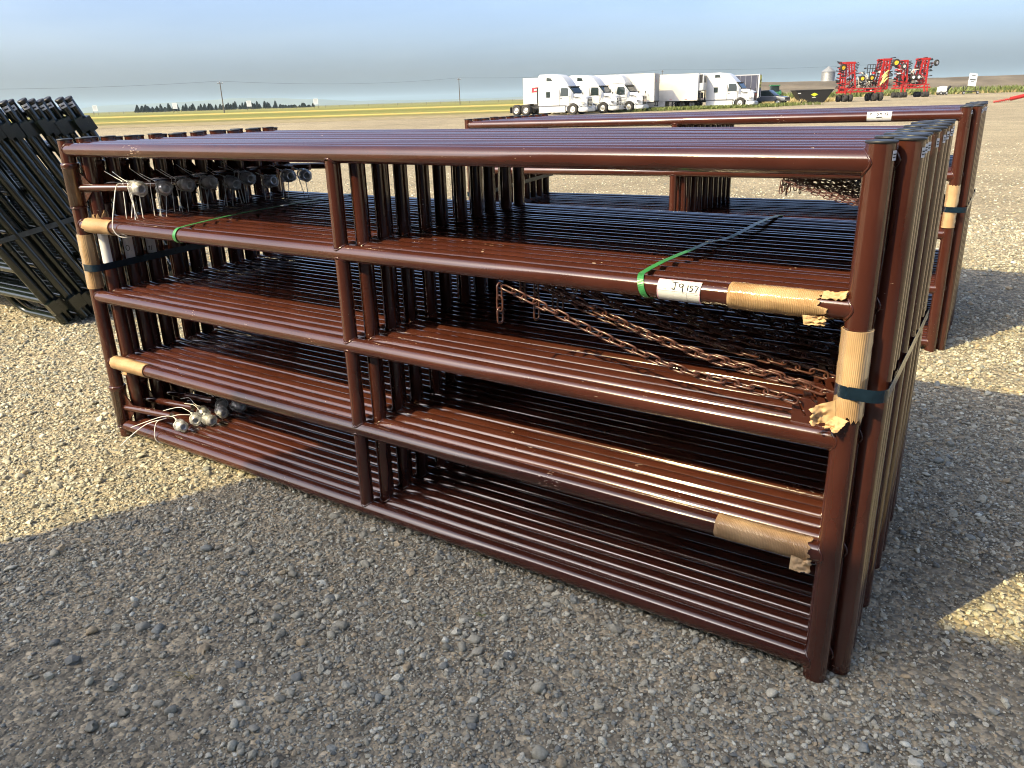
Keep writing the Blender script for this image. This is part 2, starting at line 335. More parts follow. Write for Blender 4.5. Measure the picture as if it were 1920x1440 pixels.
# gravel stones: points with size / turn / tone, turned into stones by geometry nodes
def gravel(name, n_try, smin, smax, power, dmax, dens_fall, seed, subdiv, z_sink, box=(-4.2, 7.0, -2.6, 9.0), patch=.6):
    g = np.random.default_rng(seed)
    x = g.uniform(box[0], box[1], n_try); y = g.uniform(box[2], box[3], n_try)
    dx, dy = x-CAM.x, y-CAM.y
    d = dx*HX+dy*HY; t = dx*HY-dy*HX; dist = np.hypot(dx, dy)
    keep = (d > (3.0 if name == 'gravel_far' else .35)) & (np.abs(t) < d*.80+.75) & (dist < dmax)
    keep &= g.random(n_try) < np.exp(-np.maximum(dist-2.2, 0)/dens_fall)
    # patches of bare dirt
    pn = (np.sin(x*2.1+1.7*np.sin(y*1.3))+np.sin(y*2.7+1.6*np.sin(x*1.2+2)))*.5+.35*np.sin(x*7+2*np.sin(y*5))*np.sin(y*6+1.5*np.sin(x*4))
    keep &= g.random(n_try) < np.clip(1-patch*np.clip(pn, -.4, 1), .12, 1)
    # nothing under the near bundle's inside, where it is never seen
    x, y, dist = x[keep], y[keep], dist[keep]; n = len(x)
    s = smin*(smax/smin)**(g.random(n)**power)
    s *= np.clip(1+(dist-2.5)*.05, 1, 1.35)
    asp = g.uniform(.62, 1.0, n); fl = g.uniform(.38, .72, n)
    me = bpy.data.meshes.new(name)
    z = s*fl*z_sink
    me.vertices.add(n); me.vertices.foreach_set('co', np.stack([x, y, z], 1).astype(np.float32).ravel())
    def att(nm, typ, data):
        a = me.attributes.new(nm, typ, 'POINT'); a.data.foreach_set('vector' if typ == 'FLOAT_VECTOR' else 'value', data.ravel())
    att('sc', 'FLOAT_VECTOR', np.stack([s, s*asp, s*fl], 1).astype(np.float32))
    att('rt', 'FLOAT_VECTOR', np.stack([g.normal(0, .28, n), g.normal(0, .28, n), g.uniform(0, 6.283, n)], 1).astype(np.float32))
    att('pick', 'INT', g.integers(0, 6, n).astype(np.int32)); att('tone', 'FLOAT', g.random(n).astype(np.float32))
    o = obj(name, me)
    ng = bpy.data.node_groups.new(name, 'GeometryNodeTree')
    ng.interface.new_socket('Geometry', in_out='INPUT', socket_type='NodeSocketGeometry'); ng.interface.new_socket('Geometry', in_out='OUTPUT', socket_type='NodeSocketGeometry')
    N = ng.nodes.new; L = ng.links.new
    gi = N('NodeGroupInput'); go = N('NodeGroupOutput'); iop = N('GeometryNodeInstanceOnPoints'); g2i = N('GeometryNodeGeometryToInstance')
    for k in range(6):
        ico = N('GeometryNodeMeshIcoSphere'); ico.inputs['Radius'].default_value = 1; ico.inputs['Subdivisions'].default_value = subdiv
        pos = N('GeometryNodeInputPosition'); ad = N('ShaderNodeVectorMath'); ad.operation = 'ADD'; ad.inputs[1].default_value = (k*7.3, k*3.1, seed)
        L(pos.outputs[0], ad.inputs[0])
        nz = N('ShaderNodeTexNoise'); nz.inputs['Scale'].default_value = .85; nz.inputs['Detail'].default_value = 2.5; L(ad.outputs[0], nz.inputs['Vector'])
        su = N('ShaderNodeVectorMath'); su.operation = 'SUBTRACT'; su.inputs[1].default_value = (.5, .5, .5); L(nz.outputs['Color'], su.inputs[0])
        sc_ = N('ShaderNodeVectorMath'); sc_.operation = 'SCALE'; sc_.inputs['Scale'].default_value = 1.9; L(su.outputs[0], sc_.inputs[0])
        sp = N('GeometryNodeSetPosition'); L(ico.outputs[0], sp.inputs[0]); L(sc_.outputs[0], sp.inputs['Offset'])
        sh = N('GeometryNodeSetShadeSmooth'); L(sp.outputs[0], sh.inputs[0]); sh.inputs['Shade Smooth'].default_value = k < 4
        sm_ = N('GeometryNodeSetMaterial'); sm_.inputs['Material'].default_value = M['stone']; L(sh.outputs[0], sm_.inputs[0])
        L(sm_.outputs[0], g2i.inputs[0])
    def na(nm, typ):
        a = N('GeometryNodeInputNamedAttribute'); a.data_type = typ; a.inputs[0].default_value = nm; return a.outputs[0]
    L(gi.outputs[0], iop.inputs['Points']); L(g2i.outputs[0], iop.inputs['Instance']); iop.inputs['Pick Instance'].default_value = True
    L(na('pick', 'INT'), iop.inputs['Instance Index'])
    e2r = N('FunctionNodeEulerToRotation'); L(na('rt', 'FLOAT_VECTOR'), e2r.inputs[0]); L(e2r.outputs[0], iop.inputs['Rotation']); L(na('sc', 'FLOAT_VECTOR'), iop.inputs['Scale'])
    L(iop.outputs[0], go.inputs[0])
    md = o.modifiers.new('stones', 'NODES'); md.node_group = ng
    o['kind'] = 'stuff'
    return o
def stone_mat():
    m = bpy.data.materials.new('river_stone'); m.use_nodes = True; t = m.node_tree; L = t.links.new; p = t.nodes['Principled BSDF']; N = t.nodes.new
    a = N('ShaderNodeAttribute'); a.attribute_type = 'INSTANCER'; a.attribute_name = 'tone'
    r = N('ShaderNodeValToRGB'); r.color_ramp.interpolation = 'CONSTANT'; e = r.color_ramp.elements
    cols = [(0.362, 0.345, 0.265), (0.281, 0.27, 0.212), (0.432, 0.411, 0.316), (0.322, 0.308, 0.242), (0.481, 0.468, 0.372), (0.25, 0.246, 0.2), (0.371, 0.355, 0.274), (0.271, 0.283, 0.251), (0.401, 0.38, 0.293), (0.522, 0.503, 0.4), (0.562, 0.545, 0.437), (0.191, 0.2, 0.181), (0.422, 0.345, 0.223), (0.381, 0.364, 0.284), (0.311, 0.302, 0.246), (0.64, 0.648, 0.549)]
    e[0].color = (*cols[0], 1); e[1].position = .975; e[1].color = (*cols[-1], 1)
    for i in range(1, len(cols)-1): e.new(i/15*.975).color = (*cols[i], 1)
    L(a.outputs['Fac'], r.inputs[0])
    tc = N('ShaderNodeTexCoord'); n = N('ShaderNodeTexNoise'); n.inputs['Scale'].default_value = 2.2; n.inputs['Detail'].default_value = 6; L(tc.outputs['Object'], n.inputs[0])
    q = N('ShaderNodeValToRGB'); q.color_ramp.elements[0].position = .3; q.color_ramp.elements[0].color = (.78,.77,.75,1); q.color_ramp.elements[1].position = .7; q.color_ramp.elements[1].color = (1.15,1.14,1.12,1); L(n.outputs[0], q.inputs[0])
    mx = N('ShaderNodeMix'); mx.data_type = 'RGBA'; mx.blend_type = 'MULTIPLY'; mx.inputs[0].default_value = 1; L(r.outputs[0], mx.inputs[6]); L(q.outputs[0], mx.inputs[7]); L(mx.outputs[2], p.inputs['Base Color'])
    p.inputs['Roughness'].default_value = .72; p.inputs['Specular IOR Level'].default_value = .35
    return m
M['stone'] = stone_mat()
gravel('gravel_grit', 1000000, .0022, .0050, 1.2, 4.4, 1.6, 3, 1, .35, patch=.3)
gravel('gravel', 760000, .0038, .0098, 1.7, 12, 4.6, 5, 1, .52, patch=.85)
gravel('gravel_far', 260000, .008, .017, 1.6, 26, 9, 21, 1, .45, box=(-15, 22, -2, 24), patch=.4)
gravel('gravel_stones', 30000, .0095, .0200, 2.4, 12, 6, 9, 2, .55, patch=.6)

# ------------------------------------------------------------------ pipe gates
GL, GM = 3.288, 1.631                       # length, place of the middle upright
ZR = [1.355, 1.0316, .7029, .3819, .055]    # rail heights
RR, RP, RM = .0285, .031, .0255             # radii: rail, post, middle upright
ZT = 1.400
def weld_ring(mb, centre, R_, r_, ax, sgn, vertical):
    """lumpy bead where a pipe of radius r_ meets one of radius R_; ax = axis of the joining pipe"""
    pts = []; rad = []
    for i in range(18):
        a = 2*math.pi*i/18; u, v = r_*1.02*math.cos(a), r_*1.02*math.sin(a)
        off = math.sqrt(max(1e-6, R_*R_-u*u)) + .0006
        if ax == 'x': p = (centre[0]+sgn*off, centre[1]+u, centre[2]+v)
        else: p = (centre[0]+v, centre[1]+u, centre[2]+sgn*off)
        pts.append(p); rad.append(.0024+random.random()*.0024)
    mb.tube(pts, rad, 6, loop=True)
def rail_mesh(z, L=GL):
    b = MB(); b.tube([(L*i/8, 0, z) for i in range(9)], RR, 24, cap=False)
    weld_ring(b, (0, 0, z), RP, RR, 'x', 1, 0); weld_ring(b, (L, 0, z), RP, RR, 'x', -1, 0)
    return b
def post_mesh(x):
    b = MB(); b.tube([(x, 0, .002), (x, 0, .6), (x, 0, ZT-.004)], RP, 28); return b
def cap_mesh(x):
    b = MB(); b.lathe([(RP+.0008, ZT-.0045), (RP+.0022, ZT-.0035), (RP+.0022, ZT-.0005), (RP+.0008, ZT+.001), (RP-.004, ZT+.0016)], c=(x, 0, 0), n=28); return b
def gate_proto(hinge=True, chain=None):
    g = bpy.data.objects.new('pipe_gate', None); COL.objects.link(g); g.empty_display_size = .1
    pl = post_mesh(0).build('post', 'brown', g); cap_mesh(0).build('cap', 'cap', pl)
    pr_ = post_mesh(GL).build('post', 'brown', g); cap_mesh(GL).build('cap', 'cap', pr_)
    # size sticker just under the cap on the outer side
    b = MB(); A = [-.55+i*.1 for i in range(6)]
    b.rings([[(GL+(RP+.0011)*math.cos(a), (RP+.0011)*math.sin(a), z) for z in (ZT-.040, ZT-.019)] for a in A], closed_ring=False, cap=False)
    st = b.build('sticker', 'sticker', pr_)
    b = MB()
    for zz in (ZT-.033, ZT-.027): 
        b.rings([[(GL+(RP+.0016)*math.cos(a), (RP+.0016)*math.sin(a), z) for z in (zz-.0014, zz+.0014)] for a in (-.5, -.42, -.34, -.26, -.18)], closed_ring=False, cap=False)
    o = b.build('print', 'ink', pr_)
    for z in ZR: rail_mesh(z).build('rail', 'brown', g)
    for i in range(4):
        b = MB(); b.tube([(GM, 0, ZR[i+1]+RR*.7), (GM, 0, ZR[i]-RR*.7)], RM, 20, cap=False)
        weld_ring(b, (GM, 0, ZR[i]), RR, RM, 'z', -1, 0); weld_ring(b, (GM, 0, ZR[i+1]), RR, RM, 'z', 1, 0)
        b.build('upright', 'brown', g)
    if hinge:
        for z0, z1, za, rz, ln in ((1.108, 1.300, 1.192, 21, .30), (.052, .262, .150, 8, .34)):
            b = MB(); R2 = RP+.005
            b.lathe([(RP+.0005, z0), (R2, z0+.001), (R2, z1-.022), (R2+.0022, z1-.021), (R2+.0022, z1-.004), (R2, z1-.001), (RP+.0005, z1)], n=28)
            for zz in (z0, z1-.022): b.tube([(R2*x, R2*y, zz) for x, y in zip(*[iter([q for p in [(math.cos(2*math.pi*i/22), math.sin(2*math.pi*i/22)) for i in range(22)] for q in p])]*2)], .0024, 6, loop=True)
            sl = b.build('hinge_sleeve', 'brown', g)
            c_, s_ = math.cos(R(rz)), math.sin(R(rz)); d = Vector((c_, s_, 0)); n_ = Vector((-s_, c_, 0))
            b = MB(); b.tube([d*.02+Vector((0,0,za)), d*ln*.5+Vector((0,0,za)), d*ln+Vector((0,0,za))], .0165, 18)
            arm = b.build('hinge_arm', 'brown', g)
            for sg in (1, -1):
                b = MB(); tri = [d*(R2-.003)+Vector((0,0,za+sg*.014)), d*(R2+.052)+Vector((0,0,za+sg*.014)), d*(R2-.003)+Vector((0,0,za+sg*.075))]
                b.add([p+n_*.003 for p in tri]+[p-n_*.003 for p in tri], ((0,1,2),(5,4,3),(0,3,4,1),(1,4,5,2),(2,5,3,0)))
                b.build('gusset', 'brown', arm)
    return g
def plate_mesh():
    """latch plate in the corner above the third rail, slot and round hole cut through"""
    cu = bpy.data.curves.new('latch', 'CURVE'); cu.dimensions = '2D'; cu.fill_mode = 'BOTH'; cu.extrude = .0035; cu.bevel_depth = .0006
    def poly(pts):
        sp = cu.splines.new('POLY'); sp.points.add(len(pts)-1); sp.use_cyclic_u = True
        for q, (x, y) in zip(sp.points, pts): q.co = (x, y, 0, 1)
    poly([(0, 0), (.096, 0), (.096, .045), (.066, .046), (.040, .066), (.010, .066), (0, .060)])
    poly([(.012, .053), (.018, .057), (.036, .022), (.030, .017)])
    poly([(.058+.0125*math.cos(2*math.pi*i/20), .018+.0125*math.sin(2*math.pi*i/20)) for i in range(20)])
    o = bpy.data.objects.new('tmp', cu); COL.objects.link(o)
    dg = bpy.context.evaluated_depsgraph_get(); me = bpy.data.meshes.new_from_object(o.evaluated_get(dg)); me.name = 'latch_plate'
    bpy.data.objects.remove(o)
    me.transform(Matrix.Translation((GL-RP-.097, 0, ZR[2]+RR-.003)) @ Matrix.Rotation(R(90), 4, 'X'))
    me.materials.clear(); me.materials.append(M['brown']); return me
PLATE = plate_mesh()
# chain
def link_mesh():
    b = MB(); pts = []; rl, rw = .0138, .0105
    for i in range(7): a = -math.pi/2+math.pi*i/6; pts.append((rl+rw*math.cos(a), rw*math.sin(a), 0))
    for i in range(7): a = math.pi/2+math.pi*i/6; pts.append((-rl+rw*math.cos(a), rw*math.sin(a), 0))
    b.tube(pts, .0031, 7, loop=True); return b
LINK = link_mesh(); LINK_ME = LINK.mesh('link', 'chain')
def chain_frames(path, pitch=.0372, tw0=.0):
    P = [Vector(p) for p in path]; out = []; seg = 0; pos = P[0].copy(); k = 0
    # resample
    pts = [P[0].copy()]; acc = 0
    for i in range(len(P)-1):
        a, b = P[i], P[i+1]; l = (b-a).length; t = pitch-acc
        while t <= l: pts.append(a+(b-a)*(t/l)); t += pitch
        acc = (acc+l) % pitch
    for k in range(len(pts)-1):
        a, b = pts[k], pts[k+1]; d = (b-a).normalized()
        y = Vector((0,1,0)) if abs(d.y) < .9 else Vector((0,0,1)); z = d.cross(y).normalized(); y = z.cross(d)
        ang = tw0+(math.pi/2 if k % 2 else 0)+random.uniform(-.22, .22)
        y2 = y*math.cos(ang)+z*math.sin(ang); z2 = d.cross(y2)
        m_ = Matrix((d, y2, z2)).transposed().to_4x4(); m_.translation = (a+b)/2; out.append(m_)
    return out
def chain_paths(k):
    r_ = random.Random(100+k)
    x0 = 2.305+r_.uniform(.0, .06)*(k > 0); sag = 1+r_.uniform(-.30, -.05)*(k > 0)
    y_ = -.012 if k % 2 == 0 else .004
    pts = [(2.305,.985),(2.401,.949),(2.509,.912),(2.612,.882),(2.72,.855),(2.823,.830),(2.928,.812),(3.042,.803),(3.136,.794),(3.206,.784)]
    main = []
    for i, (x, z) in enumerate(pts):
        f = i/(len(pts)-1); base = .985+(.786-.985)*f
        main.append((x0+(3.206-x0)*((x-2.305)/.901), y_+.01*math.sin(f*5+k), base+(z-base)*sag*(1 if k == 0 else .93)+.004*math.sin(f*9+k)))
    tl = r_.choice([.075, .11, .145]) if k else .145
    tail = [(x0-.012, y_-.004, .990), (x0-.013, y_-.004, .990-tl)]
    return main, tail
def add_chain(g, k, links):
    main, tail = chain_paths(k)
    fr = chain_frames(main, tw0=.12)+chain_frames(tail, tw0=.25)
    if links:
        # first link carries the name, the others hang from the chain as pieces
        me = bpy.data.meshes.new('chain'); b = MB()
        m0 = fr[0]; b.add([m0 @ Vector(v) for v in LINK.v], LINK.f, 0, True); c = b.build('chain', 'chain', g)
        for m_ in fr[1:]:
            o = obj('link', LINK_ME, c); o.matrix_local = m_
    else:
        b = MB()
        for m_ in fr: b.add([m_ @ Vector(v) for v in LINK.v], LINK.f, 0, True)
        c = b.build('chain', 'chain', g); c['kind'] = 'stuff'
    return c

PA = gate_proto(True); PB = gate_proto(False)
index(PA); index(PB)
NG, PITCH = 21, .0588
near = []
def place_gate(proto, first, loc, rz, label, group):
    g = proto if first else copy_tree(proto)
    g.location = loc; g.rotation_euler = (0, 0, rz)
    return tag(g, label, 'gate', group)
usedA = usedB = False
jr = random.Random(5)
for k in range(NG):
    dx = (.046 if k % 2 else 0)+(jr.uniform(-.007, .007) if k else 0)-.055*k/(NG-1)
    loc = (dx, PITCH*k, jr.uniform(-.003, .004) if k else 0)
    lab = 'brown pipe gate at the very front of the near bundle, facing the viewer' if k == 0 else \
          ('brown pipe gate at the very back of the near bundle' if k == NG-1 else ORD[k]+' brown pipe gate from the front of the near bundle')
    if k % 2 == 0: g = place_gate(PA, not usedA, loc, R(jr.uniform(-.05, .05)), lab, 'brown gates strapped in the near bundle'); usedA = True
    else: g = place_gate(PB, not usedB, loc, R(jr.uniform(-.05, .05)), lab, 'brown gates strapped in the near bundle'); usedB = True
    near.append(g)
def finish_gate(g, k, links):
    obj('latch_plate', PLATE, g)
    add_chain(g, k, links)
# far bundle, same gates, turned a little and standing a touch lower at its left end
B2R = Vector((3.152, 3.27, 0)); B2A = R(2.6)
far_root = Vector((B2R.x-GL*math.cos(B2A), B2R.y-GL*math.sin(B2A), -.022))
fargates = []; N2 = 21
for k in range(N2):
    dx = (.047 if k % 2 else 0)+jr.uniform(-.006, .006)
    off = Vector((dx*math.cos(B2A)-PITCH*k*math.sin(B2A), dx*math.sin(B2A)+PITCH*k*math.cos(B2A), jr.uniform(-.003, .003)))
    g = place_gate(PA if k % 2 == 0 else PB, False, far_root+off, B2A, '', 'brown gates strapped in the far bundle')
    g.rotation_euler = (0, -R(.38), B2A)
    g['label'] = 'front brown pipe gate of the far bundle, paper tag on its top rail' if k == 0 else \
        ('rearmost brown pipe gate of the far bundle' if k == N2-1 else ORD[k]+' brown pipe gate from the front of the far bundle')
    fargates.append(g)
for k, g in enumerate(near): finish_gate(g, k, k in (0, 1, 2, 3))
for k, g in enumerate(fargates):
    finish_gate(g, 40+k, False)

# ------------------------------------------------------------------ strapping, wraps and tags on the bundles
def hull_loop(x0, x1, y0, y1, r, z, sl=0., n=8, sh=0.):
    """path round two posts / rails of radius r: rounded rectangle"""
    P = []
    for (cx_, cy_, a0) in ((x1, y0, -90), (x1, y1, 0), (x0, y1, 90), (x0, y0, 180)):
        for i in range(n+1):
            a = R(a0+90*i/n); f = (cy_-y0)/(y1-y0); P.append((cx_+sh*f+r*math.cos(a), cy_+r*math.sin(a), z+sl*f))
    P.append(P[0]); return P
D1 = PITCH*(NG-1)
b = MB(); b.ribbon(hull_loop(GL, GL+.047, 0, D1, RP+.0045, .838, -.09, sh=-.055), (0,0,1), .031, .0012)
tag(b.build('steel_strap', 'steel_strap'), 'blue-black steel strap round the right end posts of the near bundle', 'strap', 'steel straps')
b = MB(); b.ribbon(hull_loop(0, .047, 0, D1, RP+.0045, .842, .03, sh=-.055), (0,0,1), .031, .0012)
tag(b.build('steel_strap', 'steel_strap'), 'blue-black steel strap round the left end posts of the near bundle', 'strap', 'steel straps')
for x_, lab in ((GL, 'steel strap round the right end posts of the far bundle'), (0, 'steel strap round the left end posts of the far bundle')):
    b = MB(); b.ribbon(hull_loop(x_, x_+.047, 0, PITCH*(N2-1), RP+.0045, .845, -.03 if x_ else .05), (0,0,1), .031, .0012)
    o = b.build('steel_strap', 'steel_strap'); o.location = far_root; o.rotation_euler = (0, -R(.38), B2A); tag(o, lab, 'strap', 'steel straps')
def green_strap(pts_top, xb, lab, z=ZR[1], loc=None):
    """loop round the second rails: up the front, over the top, down the back and under"""
    P = []; x0 = pts_top[0][0]
    for i in range(9):
        a = R(250-160*i/8); P.append((xb+(x0-xb)*i/8, (RR+.003)*math.cos(a), z+(RR+.003)*math.sin(a)))
    for x, y, dz in pts_top: P.append((x, y, z+RR+.003+dz))
    xe, ye = pts_top[-1][0], D1
    for i in range(9):
        a = R(90-180*i/8); P.append((xe, ye+(RR+.003)*math.cos(a), z+(RR+.003)*math.sin(a)))
    P.append((xb+.01, D1*.5, z-RR-.006)); P.append((xb, .0, z-RR-.003))
    # smooth with Catmull-Rom
    Q = []; V = [Vector(p) for p in P]
    for i in range(len(V)-1):
        p0, p1, p2, p3 = V[max(i-1,0)], V[i], V[i+1], V[min(i+2, len(V)-1)]
        for t in (0, .5):
            Q.append(.5*((2*p1)+(-p0+p2)*t+(2*p0-5*p1+4*p2-p3)*t*t+(-p0+3*p1-3*p2+p3)*t**3))
    Q.append(V[-1])
    b = MB(); b.ribbon(Q, (1, .05, 0), .017, .0012)
    o = tag(b.build('plastic_strap', 'green_strap'), lab, 'strap', 'green plastic straps')
    p = Vector(pts_top[3]); q = Vector(pts_top[4]); d = Vector((q.x-p.x, q.y-p.y, q.z-p.z)).normalized()
    b = MB(); c = Vector((p.x, p.y, z+RR+.003+p.z)); b.bar(c-d*.016, c+d*.016, .021, .0045); b.build('crimp_seal', 'zinc', o)
    return o
green_strap([(2.742,.02,.002),(2.755,.11,.014),(2.775,.28,.022),(2.77,.43,.018),(2.768,.55,.006),(2.785,.62,.012),(2.79,.8,.02),(2.775,1.0,.012),(2.765,1.14,.003)], 2.768, 'green plastic strap over the second rails beside the paper tag')
green_strap([(.735,.02,.002),(.74,.12,.010),(.70,.35,.014),(.66,.6,.012),(.60,.9,.008),(.56,1.14,.003)], .722, 'green plastic strap over the second rails at the hinge end')
# seal buckles on the right hand strap are plain crimps
def card_sleeve(axis, fixed, a0, a1, r, lab, torn0=.0, torn1=.0, seed=0, flap=None, tape=True, base=(0,0,0)):
    """cardboard wrapped round a pipe; axis x or z; torn ends"""
    rr_ = random.Random(seed); n = 40; seg = 14
    prof = lambda i, s_: noise.noise((i*.55+seed*3, s_*7.1, .3))
    e0 = [a0+torn0*(.5+prof(i, 1))+.003*rr_.random()*torn0*50 for i in range(n)]; e1 = [a1-torn1*(.5+prof(i, 2))-.003*rr_.random()*torn1*50 for i in range(n)]
    e0.append(e0[0]); e1.append(e1[0])
    def pt(u, a, rad):
        if axis == 'x': return (u, fixed[0]+rad*math.cos(a), fixed[1]+rad*math.sin(a))
        return (fixed[0]+rad*math.sin(a), fixed[1]+rad*math.cos(a), u)
    def shell(mb, r0, k0, k1, bulge):
        rg = []
        for s_ in range(seg+1):
            f = s_/seg; row = []
            for i in range(n):
                a = 2*math.pi*i/n; u = e0[i]*k0+e1[i]*(1-k0) if s_ == 0 else None
                u = e0[i]+(e1[i]-e0[i])*(k0+(k1-k0)*f)
                rad = r0+bulge*(noise.noise((f*6+seed, math.cos(a)*2, math.sin(a)*2))+.9*noise.noise((f*17+seed, math.cos(a)*4, math.sin(a)*4))) + (.0009 if r0 > r+.003 and (f*5+seed*.3+a/9) % 1 < .12 else 0)
                row.append(pt(u, a, rad))
            rg.append(row)
        return rg
    mb = MB()
    outer = shell(mb, r+.004, 0, 1, .0014); inner = shell(mb, r+.0012, 0, 1, 0)
    mb.rings(outer, cap=False); mb.rings([q[::-1] for q in inner], cap=False, mi=1)
    mb.rings([outer[0], inner[0]], cap=False, mi=1); mb.rings([inner[-1], outer[-1]], cap=False, mi=1)
    if flap:
        for fl in flap:
            # crumpled torn flap: sheet of paper lifting off the wrap
            (ux, uy, uz), du, dv, sd_ = fl; m_, k_ = 22, 16; rows = []
            for i in range(m_):
                row = []
                for j in range(k_):
                    a, c_ = i/(m_-1), j/(k_-1)
                    ja = .16*noise.noise((c_*3, sd_, 2))+.10*noise.noise((c_*11, sd_, 5))+.05*noise.noise((c_*27, sd_, 8)); jc = .20*noise.noise((a*3, sd_+3, 2))+.10*noise.noise((a*12, sd_+3, 4))+.05*noise.noise((a*30, sd_+3, 6))
                    p = Vector((ux, uy, uz))+Vector(du)*(a*(1+ja*.9))+Vector(dv)*(c_*(1+jc*.8)-.2*a*jc)
                    nrm = Vector(du).cross(Vector(dv)).normalized()
                    p += nrm*(.016*a*noise.noise((a*4, c_*4, sd_))+.007*noise.noise((a*9, c_*9, sd_))*a+.014*a*a); row.append(p)
                rows.append(row)
            back = [[p+Vector(du).cross(Vector(dv)).normalized()*.0016 for p in q] for q in rows]
            mb.rings(rows, closed_ring=False, cap=False, mi=1); mb.rings([q[::-1] for q in back], closed_ring=False, cap=False, mi=1)
    o = mb.build('cardboard_wrap', ['card', 'card_in']); tag(o, lab, 'cardboard', 'cardboard wraps under the strapping')
    if tape:
        tb = MB(); tb.rings(shell(tb, r+.0054, .03, .97 if torn1 > .01 else 1.03, .0008), cap=False); tb.build('clear_tape', 'tape', o)
    o.location = base
    return o
card_sleeve('x', (0, ZR[1]), 2.985, 3.232, RR, 'cardboard wrap on the second rail beside the paper tag, torn at the corner', 0, .035, 1, flap=[((3.205,-.024,1.052),(.052,.004,-.004),(0,.018,.014),4),((3.17,-.036,1.012),(.045,-.006,.0),(.004,.0,-.022),8)])
card_sleeve('z', (GL, 0), .752, .985, RP, 'cardboard wrap on the front right post under the steel strap, crumpled below', .03, 0, 2, flap=[((3.262,-.026,.812),(-.052,-.024,-.018),(.006,-.003,-.046),1.3),((3.266,-.030,.775),(-.02,-.014,-.030),(.034,-.006,-.006),6)])
card_sleeve('x', (0, ZR[3]), 2.992, 3.248, RR, 'cardboard wrap on the fourth rail at the lower right, frayed end', 0, .012, 3, flap=[((3.20,-.030,.372),(.048,-.004,.002),(.0,-.006,-.042),2.2)])
card_sleeve('x', (0, ZR[1]), .035, .252, RR, 'cardboard wrap on the second rail at the hinge end', .02, 0, 4)
card_sleeve('z', (0, 0), .742, .988, RP, 'cardboard wrap on the front left post under the steel strap', 0, 0, 5)
card_sleeve('x', (0, ZR[3]), .034, .298, RR, 'cardboard wrap on the fourth rail at the lower left, punctured', 0, 0, 6, flap=[((.10,-.012,.352),(.02,-.006,-.012),(.03,.0,-.004),9)])
card_sleeve('z', (PITCH*0+.051, PITCH*1), 1.005, 1.09, RP, 'torn scrap of cardboard behind the front left post', .02, .03, 7, tape=False, flap=[((.07,.03,1.06),(.05,-.01,-.01),(.004,.01,-.055),5)])
card_sleeve('z', (GL-.055, D1), .70, .86, RP, 'cardboard wrap on the rear right post of the near bundle', .01, .02, 8)
# same wraps on the far bundle
o = card_sleeve('z', (GL, 0), .742, .985, RP, 'cardboard wrap on the front right post of the far bundle', 0, .01, 12, base=far_root)
o.rotation_euler = (0, -R(.38), B2A)

# paper tags: curved sheets on the rail with hand written strokes
def paper_tag(x0, x1, z, a0, a1, strokes, lab, loc=None, rot=None, border=True, printed=(), pen=.0013):
    r0 = RR+.0022
    def pt(u, v, r_): a = a0+(a1-a0)*v; return (x0+(x1-x0)*u, -r_*math.cos(a), z+r_*math.sin(a))
    b = MB(); nv = 12
    b.rings([[pt(u, v/nv, r0) for v in range(nv+1)] for u in (0, .25, .5, .75, 1)], closed_ring=False, cap=False)
    b.rings([[pt(u, v/nv, r0-.0008) for v in range(nv, -1, -1)] for u in (0, .25, .5, .75, 1)], closed_ring=False, cap=False)
    o = b.build('paper_tag', 'sticker'); tag(o, lab, 'tag')
    def stroke(pts, wd, mb):
        Q = []
        for i in range(len(pts)-1):
            for k in range(4): f = k/4; Q.append((pts[i][0]+(pts[i+1][0]-pts[i][0])*f, pts[i][1]+(pts[i+1][1]-pts[i][1])*f))
        Q.append(pts[-1])
        mb.tube([pt(u, v, r0+.0003) for u, v in Q], wd, 5)
    b = MB()
    for s_ in strokes: stroke(s_, pen, b)
    b.build('handwriting', 'ink', o)
    if printed:
        b = MB()
        for s_ in printed: stroke(s_, .0004, b)
        b.build('print', 'faint_ink', o)
    if border:
        b = MB(); stroke([(.012, .03), (.012, .97), (.988, .97), (.988, .03)], .0010, b); b.build('border', 'pink', o)
    if loc is not None: o.location = loc; o.rotation_euler = rot
    return o
J = [[(.33,.88),(.48,.86)],[(.41,.87),(.42,.66),(.41,.60),(.37,.60),(.35,.63)]]
N9 = [[(.60,.80),(.56,.84),(.51,.81),(.51,.72),(.56,.70),(.60,.76),(.60,.82)],[(.60,.80),(.60,.53)]]
ONE = [[(.715,.80),(.71,.60)]]
FIVE = [[(.83,.79),(.77,.79),(.76,.71),(.80,.72),(.83,.67),(.81,.60),(.76,.58)]]
SEVEN = [[(.87,.79),(.95,.78),(.90,.57)]]
paper_tag(2.80, 2.916, ZR[1], R(-62), R(62), J+N9+ONE+FIVE+SEVEN, 'white paper tag with pink border and handwritten J9 157 on the second rail', border=True,
    printed=[[(.03,.52),(.97,.52)],[(.70,.52),(.70,.04)],[(.60,.47),(.68,.47)],[(.88,.46),(.95,.46)],[(.04,.60),(.12,.60)],[(.15,.60),(.22,.60)],[(.24,.63),(.30,.63)],[(.28,.94),(.40,.94)],[(.66,.93),(.93,.93)]])
T3 = [[(.40,.84),(.46,.83),(.42,.74),(.47,.70),(.45,.60),(.40,.60)]]
